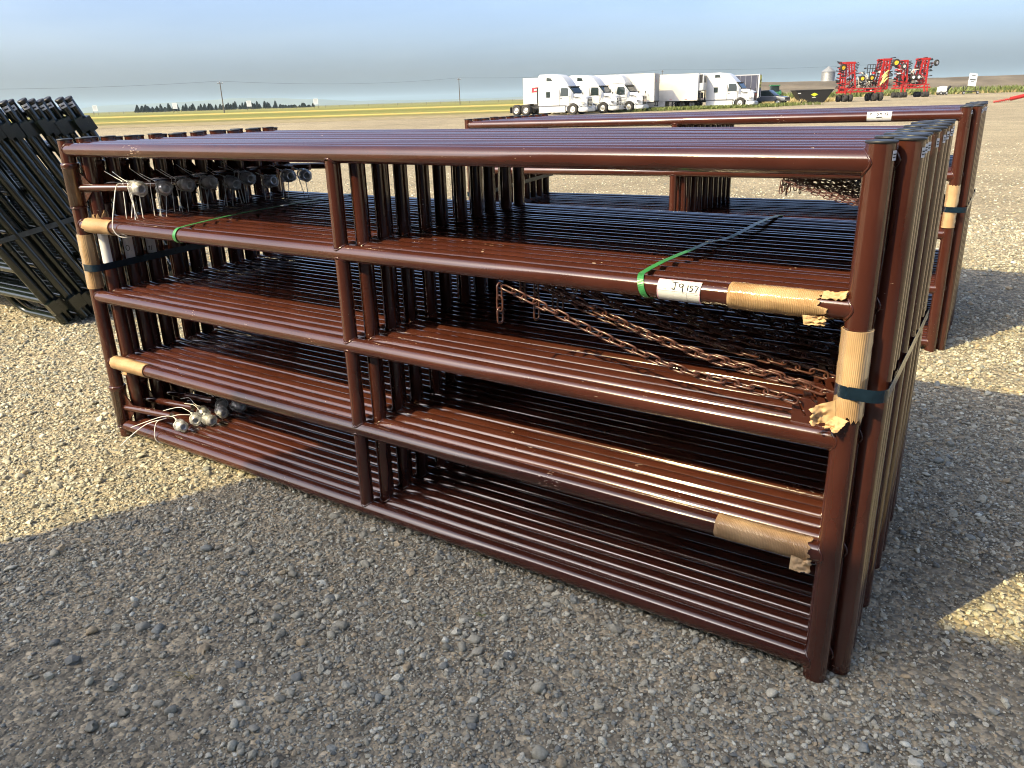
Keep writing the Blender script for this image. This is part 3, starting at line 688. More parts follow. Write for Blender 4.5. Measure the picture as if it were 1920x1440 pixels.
paper_tag(2.795, 2.925, ZR[0], R(-55), R(58), [[(.12,.80),(.2,.80)],[(.16,.80),(.16,.66),(.12,.64)]]+T3+[[(.58,.78),(.54,.80),(.53,.72),(.58,.72),(.58,.80),(.57,.58)]]+[[(.74,.80),(.74,.62)],[(.86,.82),(.80,.82),(.80,.72),(.85,.70),(.83,.60),(.79,.60)],[(.40,.42),(.62,.44)]],
    'white paper tag with faint handwriting on the top rail of the far bundle', loc=far_root, rot=(0, -R(.38), B2A), border=False, pen=.0022, printed=[[(.66,.36),(.66,.1)],[(.3,.14),(.9,.14)]])
# white strips stuck on inner faces of left posts
def strip_tag(k, z0, z1, marks, lab):
    g = near[k]; cx_, cy_ = g.location.x, g.location.y; r0 = RP+.0012; b = MB()
    A = [R(-78+i*10) for i in range(9)]
    b.rings([[(cx_+r0*math.cos(a), cy_+r0*math.sin(a), z) for z in (z0, (z0+z1)/2, z1)] for a in A], closed_ring=False, cap=False)
    o = b.build('paper_strip', 'paper'); tag(o, lab, 'tag')
    mb = MB()
    for s_ in marks: mb.tube([(cx_+(r0+.0004)*math.cos(R(a)), cy_+(r0+.0004)*math.sin(R(a)), z) for a, z in s_], .0013, 5)
    if marks: mb.build('print', 'ink', o)
    return o
O_ = [(-46+14*math.sin(2*math.pi*i/12), .905+.012*math.cos(2*math.pi*i/12)) for i in range(13)]
strip_tag(1, .855, 1.0, [], 'blank white paper strip on the inner left post nearest the viewer')
strip_tag(3, .84, .975, [O_, [(-22,.893),(-20,.893)]], 'white paper strip marked with an O on an inner left post')
strip_tag(5, .862, .965, [[(-50,.94),(-50,.965)],[(-58,.958),(-42,.958)],[(-52,.875),(-52,.900)],[(-60,.893),(-44,.893)],[(-40,.875),(-30,.898)]], 'short white paper strip with letter strokes on an inner left post')
strip_tag(4, .60, .655, [], 'small white paper strip low on an inner left post')

# wrapped hinge fittings tied to the gates
def fitting_meshes():
    b = MB(); b.lathe([(.0085,-.026),(.0165,-.026),(.0172,-.012),(.0215,-.011),(.0215,.010),(.0175,.012),(.0175,.026),(.0128,.0265),(.0120,.012),(.0110,-.018),(.002,-.020)], axis='x', n=22)
    for i in range(9): 
        xx = -.024+i*.0055
        b.tube([(xx, .0168*math.cos(2*math.pi*j/16), .0168*math.sin(2*math.pi*j/16)) for j in range(16)], .0009, 4, loop=True)
    f = b.mesh('coupling', 'zinc')
    b = MB(); rg = []
    for i in range(13):
        u = -.036+.072*i/12; row = []
        for j in range(22):
            a = 2*math.pi*j/22; r_ = (.0262-.010*max(0, abs(u)-.026)/.01)*(1+.22*noise.noise((u*70, 2.2*math.cos(a), 2.2*math.sin(a)))+.10*noise.noise((u*160, 5*math.cos(a), 5*math.sin(a))))
            row.append((u+.004*noise.noise((a*2, u*40, 3)), r_*math.cos(a), r_*math.sin(a)))
        rg.append(row)
    b.rings(rg, cap=False)
    return f, b.mesh('plastic_wrap', 'film')
FIT, WRAP = fitting_meshes()
def tie(mb, pts, wd=.0017):
    V = [Vector(p) for p in pts]; Q = []
    for i in range(len(V)-1):
        p0, p1, p2, p3 = V[max(i-1,0)], V[i], V[i+1], V[min(i+2, len(V)-1)]
        for t in (0, .25, .5, .75): Q.append(.5*((2*p1)+(-p0+p2)*t+(2*p0-5*p1+4*p2-p3)*t*t+(-p0+3*p1-3*p2+p3)*t**3))
    Q.append(V[-1]); mb.tube(Q, wd, 6)
UP = [(.305,.112,1.190),(.325,.224,1.180),(.315,.338,1.184),(.31,.466,1.181),(.315,.590,1.168),(.305,.690,1.181),(.31,.822,1.152),(.31,.945,1.168),(.31,1.055,1.162)]
fr = random.Random(21)
for i, (x, y, z) in enumerate(UP):
    t = thing('hinge_fitting', ORD[i].capitalize()+' plastic-wrapped hinge fitting from the left, tied above the second rail', 'fitting', (x, y, z), R(fr.uniform(-14, 22)), 'wrapped fittings along the top row')
    t.rotation_euler = (fr.uniform(0, 3), R(fr.uniform(-8, 12)), R(fr.uniform(-25, 15)))
    fs_ = 1.2
    for nm_, me_ in (('coupling', FIT), ('plastic_wrap', WRAP)): obj(nm_, me_, t).scale = (fs_, fs_, fs_)
    inv = (Matrix.Translation(t.location) @ t.rotation_euler.to_matrix().to_4x4()).inverted()
    for q in range(2 if i < 6 else 1):
        b = MB(); x0 = x-.03-.035*q+fr.uniform(-.01, .01); zt = z+.03; zb = ZR[1]+RR-.004+fr.uniform(0, .008); dy = fr.uniform(-.02, .02)
        yb = y-.03+dy
        sl = fr.uniform(.0, .035); sp_ = fr.uniform(.012, .022)
        hoop = [(x0, y-.026, z+.004), (x0-.001, y-.018, z+.026), (x0-.002, y+.008, z+.030), (x0, y+.024, z+.008)]
        tie(b, [inv @ Vector(p) for p in hoop])
        for e_ in (0, 1):
            p0 = Vector((x0, y-.026, z+.004)) if e_ == 0 else Vector((x0, y+.024, z+.008)); p1 = Vector((x0+sl+e_*sp_, yb+.016*e_, zb))
            tie(b, [inv @ p0, inv @ (p0.lerp(p1, .5)+Vector((fr.uniform(-.002, .002), 0, 0))), inv @ p1], .0019)
        tl = [(x0, y-.022, zt), (x0-.03, y-.026, zt+.010), (x0-.07-.05*fr.random(), y-.03, zt+.022+.03*fr.random())]
        tie(b, [inv @ Vector(p) for p in tl]); b.box((-.004,-.003,-.003), (.004,.003,.003), 0, inv @ Matrix.Translation((x0, y-.024, zt)))
        b.build('zip_tie', 'tie', t)
# one long tie slung from the first hinge arm round the second rail
b = MB(); tie(b, [(.262,.075,1.205),(.255,.06,1.213),(.258,.04,1.20),(.285,.0,1.13),(.300,-.030,1.06),(.308,-.036,1.03),(.322,-.025,1.004),(.345,0,.998),(.34,.04,1.02),(.30,.08,1.10),(.262,.10,1.17),(.262,.09,1.20)], .0022)
tag(b.build('zip_tie', 'tie'), 'long white zip tie looped from the hinge arm round the second rail', 'zip tie')
LOW = [(.395,.050,.112,20),(.392,.135,.114,-12),(.350,.205,.116,8),(.448,.165,.112,30),(.345,.315,.116,-20),(.425,.255,.116,15),(.432,.345,.116,40)]
for i, (x, y, z, rz) in enumerate(LOW):
    t = thing('hinge_fitting', ORD[i].capitalize()+' plastic-wrapped hinge fitting from the front, resting on the bottom rails', 'fitting', (x, y, z), R(rz-30), 'wrapped fittings lying on the bottom rails')
    t.rotation_euler = (fr.uniform(0, 3), R(fr.uniform(-5, 5)), R(rz-30))
    obj('coupling', FIT, t); obj('plastic_wrap', WRAP, t)
    inv = (Matrix.Translation(t.location) @ t.rotation_euler.to_matrix().to_4x4()).inverted()
    if i < 5:
        b = MB(); y0 = y-.02
        # tie closed round the fitting, the tail springing out to the left
        ring = [(x-.012, y+.029*math.cos(a), z+.029*math.sin(a)) for a in [2*math.pi*j/8 for j in range(9)]]
        tie(b, [inv @ Vector(p) for p in ring])
        E_ = [(-.15,-.12,.0),(-.13,-.06,.03),(-.10,.00,.05),(-.14,-.02,.06),(-.08,.02,.07)][i]
        tail = [(x-.012, y-.01, z+.030), (x-.045, y-.012, z+.042), (x-.10, y+E_[1]*.35, z+.036+E_[2]*.4), (x+E_[0]-.07, y+E_[1], z-.012+E_[2])]
        tie(b, [inv @ Vector(p) for p in tail]); b.box((-.0045,-.0035,-.0035), (.0045,.0035,.0035), 0, inv @ Matrix.Translation((x-.014, y-.01, z+.031)))
        b.build('zip_tie', 'tie', t)
b = MB(); tie(b, [(.30,.02,.135),(.295,-.01,.128),(.298,-.032,.075),(.305,-.030,.045),(.312,-.012,.026)], .0022); tie(b, [(.30,.02,.135),(.24,-.03,.115),(.18,-.085,.06),(.145,-.12,.018)], .0022)
tie(b, [(.30,.02,.135),(.36,.06,.155),(.40,.10,.15)], .002)
tag(b.build('zip_tie', 'tie'), 'long white zip tie springing out over the bottom rail', 'zip tie')

# ------------------------------------------------------------------ leaning bundle of dark green panels
PH, PL3 = 1.735, 3.35
def panel_proto():
    g = bpy.data.objects.new('corral_panel', None); COL.objects.link(g)
    for x in (0, -PL3):
        b = MB(); b.tube([(x, 0, 0), (x, 0, PH-.004)], .030, 22); p = b.build('post', 'green', g)
        b = MB(); b.lathe([(.0305, PH-.016), (.033, PH-.013), (.033, PH-.002), (.031, PH+.001), (.025, PH+.003)], c=(x, 0, 0), n=22); b.build('cap', 'cap', p)
        if x == 0:
            b = MB(); b.rings([[(.0312*math.cos(a), .0312*math.sin(a), z) for z in (PH-.062, PH-.026)] for a in [-1.35+i*.18 for i in range(9)]], closed_ring=False, cap=False); b.build('sticker', 'sticker', p)
            b = MB(); b.rings([[(.0318*math.cos(a), .0318*math.sin(a), z) for z in (PH-.050, PH-.040)] for a in [-1.15+i*.15 for i in range(7)]], closed_ring=False, cap=False); b.build('print', 'ink', p)
            for z in (PH-.26, .10):
                # square socket bracket on the outer face
                b = MB(); b.box((.012, -.032, z), (.066, .030, z+.010)); b.box((.012, -.032, z+.093), (.066, .030, z+.105))
                b.box((.012, -.031, z+.0005), (.066, -.026, z+.1045)); b.box((.012, .027, z+.0005), (.066, .031, z+.1045)); b.box((.061, -.0315, z+.001), (.067, .0315, z+.104))
                b.build('socket', 'green', g)
    for z in (.21, .50, .79, 1.08, 1.36, 1.64):
        b = MB(); b.tube([(-PL3, 0, z), (-PL3/2, 0, z), (0, 0, z)], .026, 18, cap=False); weld_ring(b, (0, 0, z), .030, .026, 'x', -1, 0); b.build('rail', 'green', g)
    for x in (-PL3/2,):
        b = MB(); b.tube([(x, 0, .21), (x, 0, 1.64)], .0235, 14, cap=False); b.build('upright', 'green', g)
    # foot loop: inner leg bent round to the end post
    pts = [(-.62, 0, .21), (-.62, 0, .16)]+[(-.62+.13-.13*math.cos(R(a)), 0, .158-.13*math.sin(R(a))) for a in range(15, 91, 15)]+[(-.3, 0, .028), (0, 0, .028)]
    b = MB(); b.tube(pts, .022, 14, cap=False); b.build('foot_loop', 'green', g)
    return g
PG = panel_proto(); index(PG)
LEAN = R(27.6); N3 = 19
gj = random.Random(3); panels = []
yb = .99
for k in range(N3):
    p = PG if k == 0 else copy_tree(PG)
    p.location = (-2.44+gj.choice([-.05, -.02, .0, .03])+gj.uniform(-.01, .01), yb, .012+gj.uniform(0, .012)+.003*k); p.rotation_euler = (LEAN+R(gj.uniform(-.25, .25)), 0, R(gj.uniform(-.15, .15)))
    yb += gj.choice([.061, .064, .062, .072])
    tag(p, 'frontmost dark green corral panel of the leaning bundle' if k == 0 else 'rearmost dark green corral panel of the leaning bundle' if k == N3-1 else ORD[k]+' dark green corral panel from the front of the leaning bundle', 'panel', 'dark green panels in the leaning bundle')
    panels.append(p)
hs = .76; P = []
ys = [q.location.y for q in panels]; y0, y1 = ys[0]-hs*math.sin(LEAN), ys[-1]-hs*math.sin(LEAN)
zs = hs*math.cos(LEAN)
P = [(-2.50, y0-.036, zs), (-2.44, y0-.036, zs), (-2.395, y0-.01, zs+.005), (-2.385, y0+.08, zs+.02), (-2.385, (y0+y1)/2, zs+.10), (-2.385, y1, zs+.19), (-2.41, y1+.04, zs+.20), (-2.47, y1+.045, zs+.20), (-2.52, y1, zs+.19), (-2.525, y0+.02, zs), (-2.50, y0-.036, zs)]
b = MB(); b.ribbon(P, (0, -math.sin(LEAN), math.cos(LEAN)), .036, .0014)
tag(b.build('steel_strap', 'grey_strap'), 'dark steel strap slanting across the leaning green panels', 'strap', 'steel straps')
o = card_sleeve('z', (0, 0), .70, .86, .030, 'scrap of cardboard on the front green panel under its strap', .02, .03, 15, tape=False); o.location = panels[0].location; o.rotation_euler = panels[0].rotation_euler

# ------------------------------------------------------------------ unseen containers, a guessed caster placed behind the viewer for the foreground shadow
CL, CW, CHt = 11.0, 2.2, 2.625
for zc, lab_ in ((0, 'lower of two unseen grey containers added behind the viewer as shadow caster'), (2.632, 'upper of two unseen grey containers added to cast the shadow on the foreground gravel')):
    t = thing('shadow_caster_container', lab_, 'container', (-1.44, -5.2, zc), 0, 'unseen containers added behind the viewer as shadow caster')
    b = MB(); rg = []
    n_ = 60
    for i in range(n_+1):
        x = .06+(CL-.12)*i/n_; d = -.035 if (i % 4) in (0, 1) else -.006
        rg.append((x, d))
    for yy, sg in ((0, 1), (-CW, -1)):
        b.rings([[(x, yy+sg*d, z) for z in (.16, CHt-.1)] for x, d in rg], closed_ring=False, cap=False, sm=False)
    b.box((.03, -CW+.03, CHt-.07), (CL-.03, -.03, CHt-.02)); b.box((.03, -CW+.03, .14), (CL-.03, -.03, .20)); b.box((.02, -CW+.05, .15), (.06, -.05, CHt-.06)); b.build('wall_panels', 'container', t)
    b = MB()
    for x in (0, CL-.1):
        for y in (-CW, -.1): b.box((x, y, .0), (x+.1, y+.1, CHt))
    for y in (-CW+.002, -.098): 
        b.box((.101, y, .03), (CL-.101, y+.096, .158)); b.box((.101, y, CHt-.102), (CL-.101, y+.096, CHt-.002))
    b.build('frame', 'container', t)
    for i in range(2):
        b = MB(); y0 = -CW+.11+i*(CW-.22)/2; b.box((CL-.06, y0, .17), (CL-.015, y0+(CW-.22)/2-.01, CHt-.11)); dr = b.build('door', 'container', t)
        b = MB()
        for q in (.3, .7): b.tube([(CL+.005, y0+q*.95, .1), (CL+.005, y0+q*.95, CHt-.08)], .016, 8)
        b.build('lock_bar', 'zinc', dr)

# ------------------------------------------------------------------ vehicles (built in the scene's units, facing +x)
def wheel(parent, x, y, r, wd, name='wheel', rim='alu', axis='y', z=None, sg=1):
    z = r if z is None else z
    b = MB(); prof = [(r*.56, -wd*.46), (r*.66, -wd*.5), (r*.93, -wd*.48), (r, -wd*.36), (r, wd*.36), (r*.93, wd*.48), (r*.66, wd*.5), (r*.56, wd*.46)]
    b.lathe(prof, axis=axis, n=26, c=(x, y, z), cap=False); ty = b.build(name, 'tyre', parent)
    b = MB(); b.lathe([(.02, -wd*.30), (r*.30, -wd*.36), (r*.36, -wd*.22), (r*.52, -wd*.26), (r*.565, -wd*.44), (r*.565, wd*.44), (r*.52, wd*.26), (r*.36, wd*.22), (r*.30, wd*.36), (.02, wd*.30)], axis=axis, n=22, c=(x, y, z))
    b.build('rim', rim, ty)
    return ty
def loft(mb, st, n=6):
    """stations (x, z0, z1, half width low, half width high, corner radius)"""
    rg = []
    for x, z0, z1, w0, w1, rad in st:
        ring = []
        for cx_, cz_, a0 in ((w0, z0, 270), (w1, z1, 0), (-w1, z1, 90), (-w0, z0, 180)):
            sx = 1 if cx_ > 0 else -1; sz = 1 if cz_ == z1 else -1; rr = min(rad, (z1-z0)*.45, abs(cx_)*.9)
            for i in range(n+1):
                a = R(a0+90*i/n); ring.append((x, cx_-sx*rr+rr*math.cos(a), cz_-sz*rr+rr*math.sin(a)))
        rg.append(ring)
    mb.rings(rg, sm=True)
def semi(loc, rz, label, sleeper=True, bull=False, top=3.58):
    t = thing('semi_truck', label, 'truck', loc, rz, 'white semi trucks parked at the edge of the lot')
    b = MB(); back = -3.55 if sleeper else -1.75
    if sleeper: st = [(back, .78, top-.1, 1.09, 1.0, .12), (back+.08, .76, top, 1.1, 1.02, .14), (-2.2, .76, top, 1.1, 1.02, .16), (-1.6, .76, top-.07, 1.1, 1.0, .2), (-1.1, .76, top-.32, 1.1, .96, .22), (-.72, .76, top-.72, 1.1, .93, .2), (-.5, .76, 2.52, 1.09, .9, .16), (-.42, .76, 2.42, 1.08, .9, .12)]
    else: st = [(back, .78, 2.55, 1.06, .95, .12), (back+.06, .76, 2.62, 1.08, .97, .14), (-.9, .76, 2.62, 1.08, .95, .14), (-.5, .76, 2.52, 1.08, .92, .14), (-.42, .76, 2.42, 1.07, .9, .12)]
    st += [(-.02, .76, 1.93, 1.04, .9, .1), (.0, .76, 1.86, 1.03, .86, .1)]
    loft(b, st); body = b.build('cab', 'white', t)
    if not sleeper:
        b = MB(); loft(b, [(-1.75, 2.55, 3.42, .98, .9, .2), (-1.45, 2.55, 3.5, .98, .9, .24), (-1.0, 2.56, 3.4, .96, .86, .26), (-.7, 2.56, 3.1, .92, .8, .22), (-.5, 2.53, 2.72, .88, .76, .1)]); b.build('roof_fairing', 'white', t)
    b = MB(); loft(b, [(-.05, .80, 1.86, .98, .84, .12), (.4, .72, 1.80, .9, .74, .16), (.85, .66, 1.70, .82, .64, .2), (1.16, .62, 1.56, .74, .56, .22), (1.26, .60, 1.44, .68, .5, .2)]); hood = b.build('hood', 'white', t)
    for s_ in (-1, 1):
        b = MB(); pts = []
        rg = []
        for i in range(13):
            a = R(-14+208*i/12); rr = .66; cx_, cz_ = rr*math.cos(a), .5+rr*math.sin(a)*.92
            if cx_ > .3: cx_ *= 1.18
            rg.append([(cx_, s_*y, cz_-.0*y) for y in (.70, .98, 1.06, 1.08)]+[(cx_*.9, s_*y, .5+(cz_-.5)*.9) for y in (1.08, .70)])
        b.rings(rg, cap=True); b.build('fender', 'white', t)
        b = MB(); b.box((.86, s_*.86-.12, .92), (1.13, s_*.86+.12, 1.10)); b.tube([(1.12, s_*.82, 1.0), (1.15, s_*.82, 1.0)], .09, 10); b.build('headlight', 'chrome', t)
        b = MB(); ww = -.012 if s_ < 0 else .012
        b.add([(-1.28, s_*1.055, 1.62), (-.30, s_*1.045, 1.66), (-.52, s_*.985, 2.34), (-1.2, s_*.985, 2.36)]+[(-1.28, s_*1.085, 1.62), (-.30, s_*1.07, 1.66), (-.52, s_*1.01, 2.34), (-1.2, s_*1.015, 2.36)], ((0,3,2,1),(4,5,6,7),(0,1,5,4),(1,2,6,5),(2,3,7,6),(3,0,4,7))); b.build('side_window', 'glass', t)
        b = MB(); b.box((-.30, s_*1.24-.05, 1.62), (-.18, s_*1.24+.07, 2.16)); b.bar((-.26, s_*1.05, 1.66), (-.24, s_*1.24, 1.72), .04, .04); b.bar((-.3, s_*1.02, 2.2), (-.24, s_*1.24, 2.1), .04, .04); b.build('mirror', 'white', t)
        b = MB(); b.tube([(.95, s_*.8, 1.55), (1.0, s_*.9, 1.78)], .02, 6); b.box((.95, s_*.9-.05, 1.74), (1.03, s_*.9+.05, 1.9)); b.build('hood_mirror', 'black', t)
        b = MB(); b.box((-3.5 if sleeper else -2.4, s_*1.08-.03, .24), (-.72, s_*1.08+.03, .745)); b.build('side_skirt', 'white', t)
        b = MB(); b.box((-3.52 if sleeper else -1.9, s_*1.1-.012, .748), (-.6, s_*1.1+.012, .795)); b.build('stripe', 'navy', t)
        b = MB(); b.add([(.05, s_*.985, 1.52), (.75, s_*.86, 1.40), (.72, s_*.87, 1.47), (.08, s_*.975, 1.60)]+[(.05, s_*1.01, 1.52), (.75, s_*.89, 1.40), (.72, s_*.9, 1.47), (.08, s_*1.0, 1.60)], ((0,3,2,1),(4,5,6,7),(0,1,5,4),(1,2,6,5),(2,3,7,6),(3,0,4,7))); b.build('hood_vent', 'black', hood)
        if sleeper:
            b = MB(); b.box((-2.72, s_*1.07-.035, 1.55), (-2.32, s_*1.07+.045, 2.05)); b.build('sleeper_window', 'glass', t)
            b = MB(); b.add([(-2.7, s_*1.0, 2.98), (-2.1, s_*1.0, 2.98), (-2.2, s_*1.0, 3.22), (-2.68, s_*1.0, 3.3)]+[(-2.7, s_*1.062, 2.98), (-2.1, s_*1.062, 2.98), (-2.2, s_*1.055, 3.22), (-2.68, s_*1.055, 3.3)], ((0,3,2,1),(4,5,6,7),(0,1,5,4),(1,2,6,5),(2,3,7,6),(3,0,4,7))); b.build('sleeper_window', 'glass', t)
        b = MB(); b.box((-1.36, s_*1.1-.006, .82), (-1.33, s_*1.1+.01, 2.3)); b.box((-.28, s_*1.09-.006, .82), (-.25, s_*1.09+.01, 1.6)); b.box((-1.25, s_*1.1-.01, 1.42), (-1.08, s_*1.1+.02, 1.47)); b.build('door_seam', 'black', t)
        wheel(t, 0, s_*.92, .5, .30)
        for x in (-5.0, -6.05): wheel(t, x, s_*.82, .5, .5)
    b = MB(); b.add([(-.44, -.88, 2.40), (-.44, .88, 2.40), (.0, .84, 1.84), (.0, -.84, 1.84), (-.34, -.88, 2.47), (-.34, .88, 2.47), (.10, .84, 1.92), (.10, -.84, 1.92)], ((3,2,1,0),(4,5,6,7),(0,1,5,4),(1,2,6,5),(2,3,7,6),(3,0,4,7))); b.build('windshield', 'glass', t)
    b = MB(); b.box((-.50, -.9, 2.42), (-.22, .9, 2.50)); b.build('sun_visor', 'black', t)
    b = MB(); b.box((1.22, -.42, .70), (1.30, .42, 1.46)); g = b.build('grille', 'black', t)
    b = MB()
    for i in range(6): b.box((1.298, -.38, .76+i*.115), (1.315, .38, .80+i*.115))
    b.build('grille_bar', 'chrome', g)
    b = MB(); loft(b, [(.62, .26, .62, 1.06, 1.06, .1), (1.0, .22, .64, 1.08, 1.04, .12), (1.28, .24, .62, .98, .94, .14), (1.42, .30, .56, .78, .74, .12)]); b.build('bumper', 'white', t)
    if bull:
        b = MB()
        for s_ in (-.62, 0, .62): b.tube([(1.48, s_, .3), (1.56, s_, .9), (1.48, s_, 1.4)], .035, 8)
        for z in (.36, .62, .88, 1.14, 1.38): b.tube([(1.5, -.95, z), (1.54, 0, z), (1.5, .95, z)], .035, 8)
        b.build('grille_guard', 'alu', t)
    b = MB(); b.box((-6.8, -.42, .62), (.9, -.3, .80)); b.box((-6.8, .3, .62), (.9, .42, .80)); b.box((-6.5, -.9, .44), (-6.4, .9, .52))
    b.box((-5.45, -.9, .42), (-4.6, .9, .56)); b.build('frame', 'chassis', t)
    b = MB(); b.add([(-6.1,-.4,.82),(-4.9,-.4,.86),(-4.9,.4,.86),(-6.1,.4,.82),(-6.3,-.4,.90),(-4.85,-.4,1.04),(-4.85,.4,1.04),(-6.3,.4,.90)], ((3,2,1,0),(4,5,6,7),(0,1,5,4),(1,2,6,5),(2,3,7,6),(3,0,4,7))); b.build('fifth_wheel', 'chassis', t)
    for s_ in (-1, 1):
        b = MB(); b.box((-6.7, s_*.82-.26, .25), (-6.66, s_*.82+.26, .78)); b.build('mud_flap', 'black', t)
    if sleeper:
        b = MB(); b.tube([(-3.68, -1.0, .8), (-3.68, -1.0, 2.45)], .07, 10); b.build('exhaust_stack', 'chassis', t)
    return t
TZ = R(12); TT = R(3)
semi((-34.4, 66.0, 0), TT, 'white sleeper truck nearest the viewer, leftmost of the parked trucks')
semi((-33.6, 70.4, 0), TT, 'white sleeper truck with grille guard, second from the left', True, True, 3.5)
semi((-32.4, 73.6, 0), TT, 'white day cab truck with round roof fairing, third from the left', False)
semi((-24.3, 82.6, 0), TT, 'white sleeper truck beside the navy trailer, rightmost of the trucks', True, False, 3.45)

def trailer(loc, rz, label, mat_, L=14.3, H=3.52, reefer=False, doors=True, logo=False, panel=None, skirt=True, front_right=True):
    """origin under the right hand end, body runs to -x"""
    t = thing('semi_trailer', label, 'trailer', loc, rz, 'trailers parked at the edge of the lot')
    W_ = 1.14; z0 = .95
    b = MB(); b.box((-L, -W_, z0), (-.0, W_, H)); b.build('box_body', mat_, t)
    for s_ in (-1, 1):
        b = MB()
        for i in range(0, 24): b.box((-L+.25+i*(L-.5)/23-.012, s_*W_-.006, z0+.12), (-L+.25+i*(L-.5)/23+.012, s_*W_+.006, H-.08))
        b.box((-L, s_*W_-.012, H-.09), (0, s_*W_+.012, H+.012)); b.box((-L, s_*W_-.014, z0-.10), (0, s_*W_+.014, z0+.09)); b.build('side_rails', 'alu' if mat_ == 'navy' else mat_, t)
        b = MB()
        for i in range(9): b.box((-L+.6+i*1.55, s_*(W_+.014)-.006, z0+.0), (-L+.85+i*1.55, s_*(W_+.014)+.006, z0+.05))
        b.build('reflector', 'logo_red', t)
    if doors:
        for i in (0, 1):
            b = MB(); b.box((.0, -W_+.03+i*W_, z0+.03), (.05, -.015+i*W_, H-.06)); d = b.build('door', 'trailer_grey', t)
            b = MB()
            for q in (.3, .8): b.tube([(.075, -W_+i*W_+q*W_, z0), (.075, -W_+i*W_+q*W_, H-.05)], .02, 8)
            b.build('lock_bar', 'alu', d)
            b = MB()
            for z in (1.3, 1.95, 2.6, 3.2): b.box((.05, -W_-.005 if i == 0 else W_-.12, z), (.07, -W_+.12 if i == 0 else W_+.005, z+.07))
            b.build('hinge', 'black', d)
        b = MB(); b.box((.051, -.75, 2.72), (.058, -.45, 2.78)); b.box((.051, -.75, 2.84), (.058, -.45, 2.90)); b.box((.051, -.3, 2.7), (.058, -.05, 2.95)); b.build('decal', 'logo_red', t)
        b = MB(); b.box((.0, -W_, z0-.1), (.06, W_, z0+.02)); b.bar((.03, -.8, .5), (.03, .8, .5), .08, .1); b.bar((.03, -.5, .5), (.03, -.5, .9), .06, .06); b.bar((.03, .5, .5), (.03, .5, .9), .06, .06); b.build('rear_guard', 'chassis', t)
    ax = [-2.0, -3.1] if doors else [-L+2.0, -L+3.1]
    lg = -L+2.6 if doors else -2.6
    for x in ax:
        for s_ in (-1, 1): wheel(t, x, s_*.82, .49, .5)
    b = MB(); b.box((-L+.2, -.45, .78), (-.2, -.35, .94)); b.box((-L+.2, .35, .78), (-.2, .45, .94))
    for i in range(20): b.box((-L+.4+i*.7, -1.05, .85), (-L+.46+i*.7, 1.05, .935))
    b.box((min(ax)-.5, -.75, .42), (max(ax)+.5, .75, .58)); b.build('frame', 'chassis', t)
    for s_ in (-1, 1):
        b = MB(); b.bar((lg, s_*.85, .08), (lg, s_*.85, .92), .13, .13); b.box((lg-.16, s_*.85-.14, 0), (lg+.16, s_*.85+.14, .06)); b.bar((lg+.55, s_*.6, .9), (lg, s_*.85, .45), .06, .06); b.bar((lg, s_*.85, .55), (lg, s_*.02, .9), .05, .05); b.build('landing_leg', 'chassis', t)
        if skirt:
            b = MB(); x0, x1 = (lg+.7, min(ax)-.7) if doors else (max(ax)+.7, lg-.7)
            b.add([(x0, s_*1.1-.015, .92), (x1, s_*1.1-.015, .92), (x1, s_*1.1-.015, .30), (x0+.8, s_*1.1-.015, .30), (x0, s_*1.1-.015, .5), (x0, s_*1.1+.015, .92), (x1, s_*1.1+.015, .92), (x1, s_*1.1+.015, .30), (x0+.8, s_*1.1+.015, .30), (x0, s_*1.1+.015, .5)], ((0,1,2,3,4),(9,8,7,6,5),(0,5,6,1),(1,6,7,2),(2,7,8,3),(3,8,9,4),(4,9,5,0))); b.build('side_skirt', 'trailer_white', t)
    if reefer:
        b = MB(); loft(b, [(.0, 1.75, H-.06, .98, .98, .08), (.42, 1.75, H-.06, .98, .98, .10), (.52, 1.82, H-.14, .90, .90, .12)]); rf = b.build('reefer_unit', 'white', t)
        b = MB(); b.box((.10, -1.0, 2.52), (.40, -.975, 3.32)); b.build('side_grille', 'black', rf)
        b = MB(); b.box((.515, -.7, 2.55), (.535, .7, 3.2))
        b.build('front_grille', 'black', rf)
        b = MB(); b.box((.05, -.9, 1.05), (.3, .6, 1.6)); b.box((.3, -.5, 1.1), (.36, -.2, 1.5)); b.build('fuel_tank', 'chassis', t)
        b = MB(); b.box((-.05, -W_-.015, z0), (.02, -W_+.06, H)); b.box((-.05, W_-.06, z0), (.02, W_+.015, H)); b.build('corner_post', 'alu', t)
    if logo:
        b = MB(); y_ = -W_-.010; x0 = -L+.95
        for q in ([(x0+.05,2.58),(x0+1.25,2.66),(x0+1.2,2.50),(x0+.28,2.44),(x0+.24,2.28),(x0+1.15,2.34),(x0+1.1,2.16),(x0,2.10)],):
            n_ = len(q); b.add([(x, y_, z) for x, z in q]+[(x, y_-.008, z) for x, z in q], (tuple(range(n_)), tuple(range(2*n_-1, n_-1, -1)))+tuple((i, i+n_, (i+1) % n_+n_, (i+1) % n_) for i in range(n_)))
        b.build('logo', 'logo_red', t)
    if panel:
        b = MB(); b.box((.0, -W_+.04, z0+1.0), (.04, W_-.04, H-.1)); q = b.build('end_panel', 'hi_vis', t)
        b = MB(); rp = random.Random(4)
        for i in range(9): yy = rp.uniform(-W_+.1, W_-.6); zz = rp.uniform(z0+1.05, H-.5); b.box((.041, yy, zz), (.05, yy+rp.uniform(.2, .6), zz+rp.uniform(.08, .25)))
        b.build('end_marking', 'black', q)
        b = MB(); b.box((-.10, -W_-.016, z0), (.045, -W_+.05, H)); b.box((-.10, W_-.05, z0), (.045, W_+.016, H)); b.build('corner_post', 'white', t)
    return t
trailer((-31.0, 76.1, 0), TZ, 'long white trailer behind the day cab, grey doors and red mark', 'trailer_white', L=13.9, logo=True)
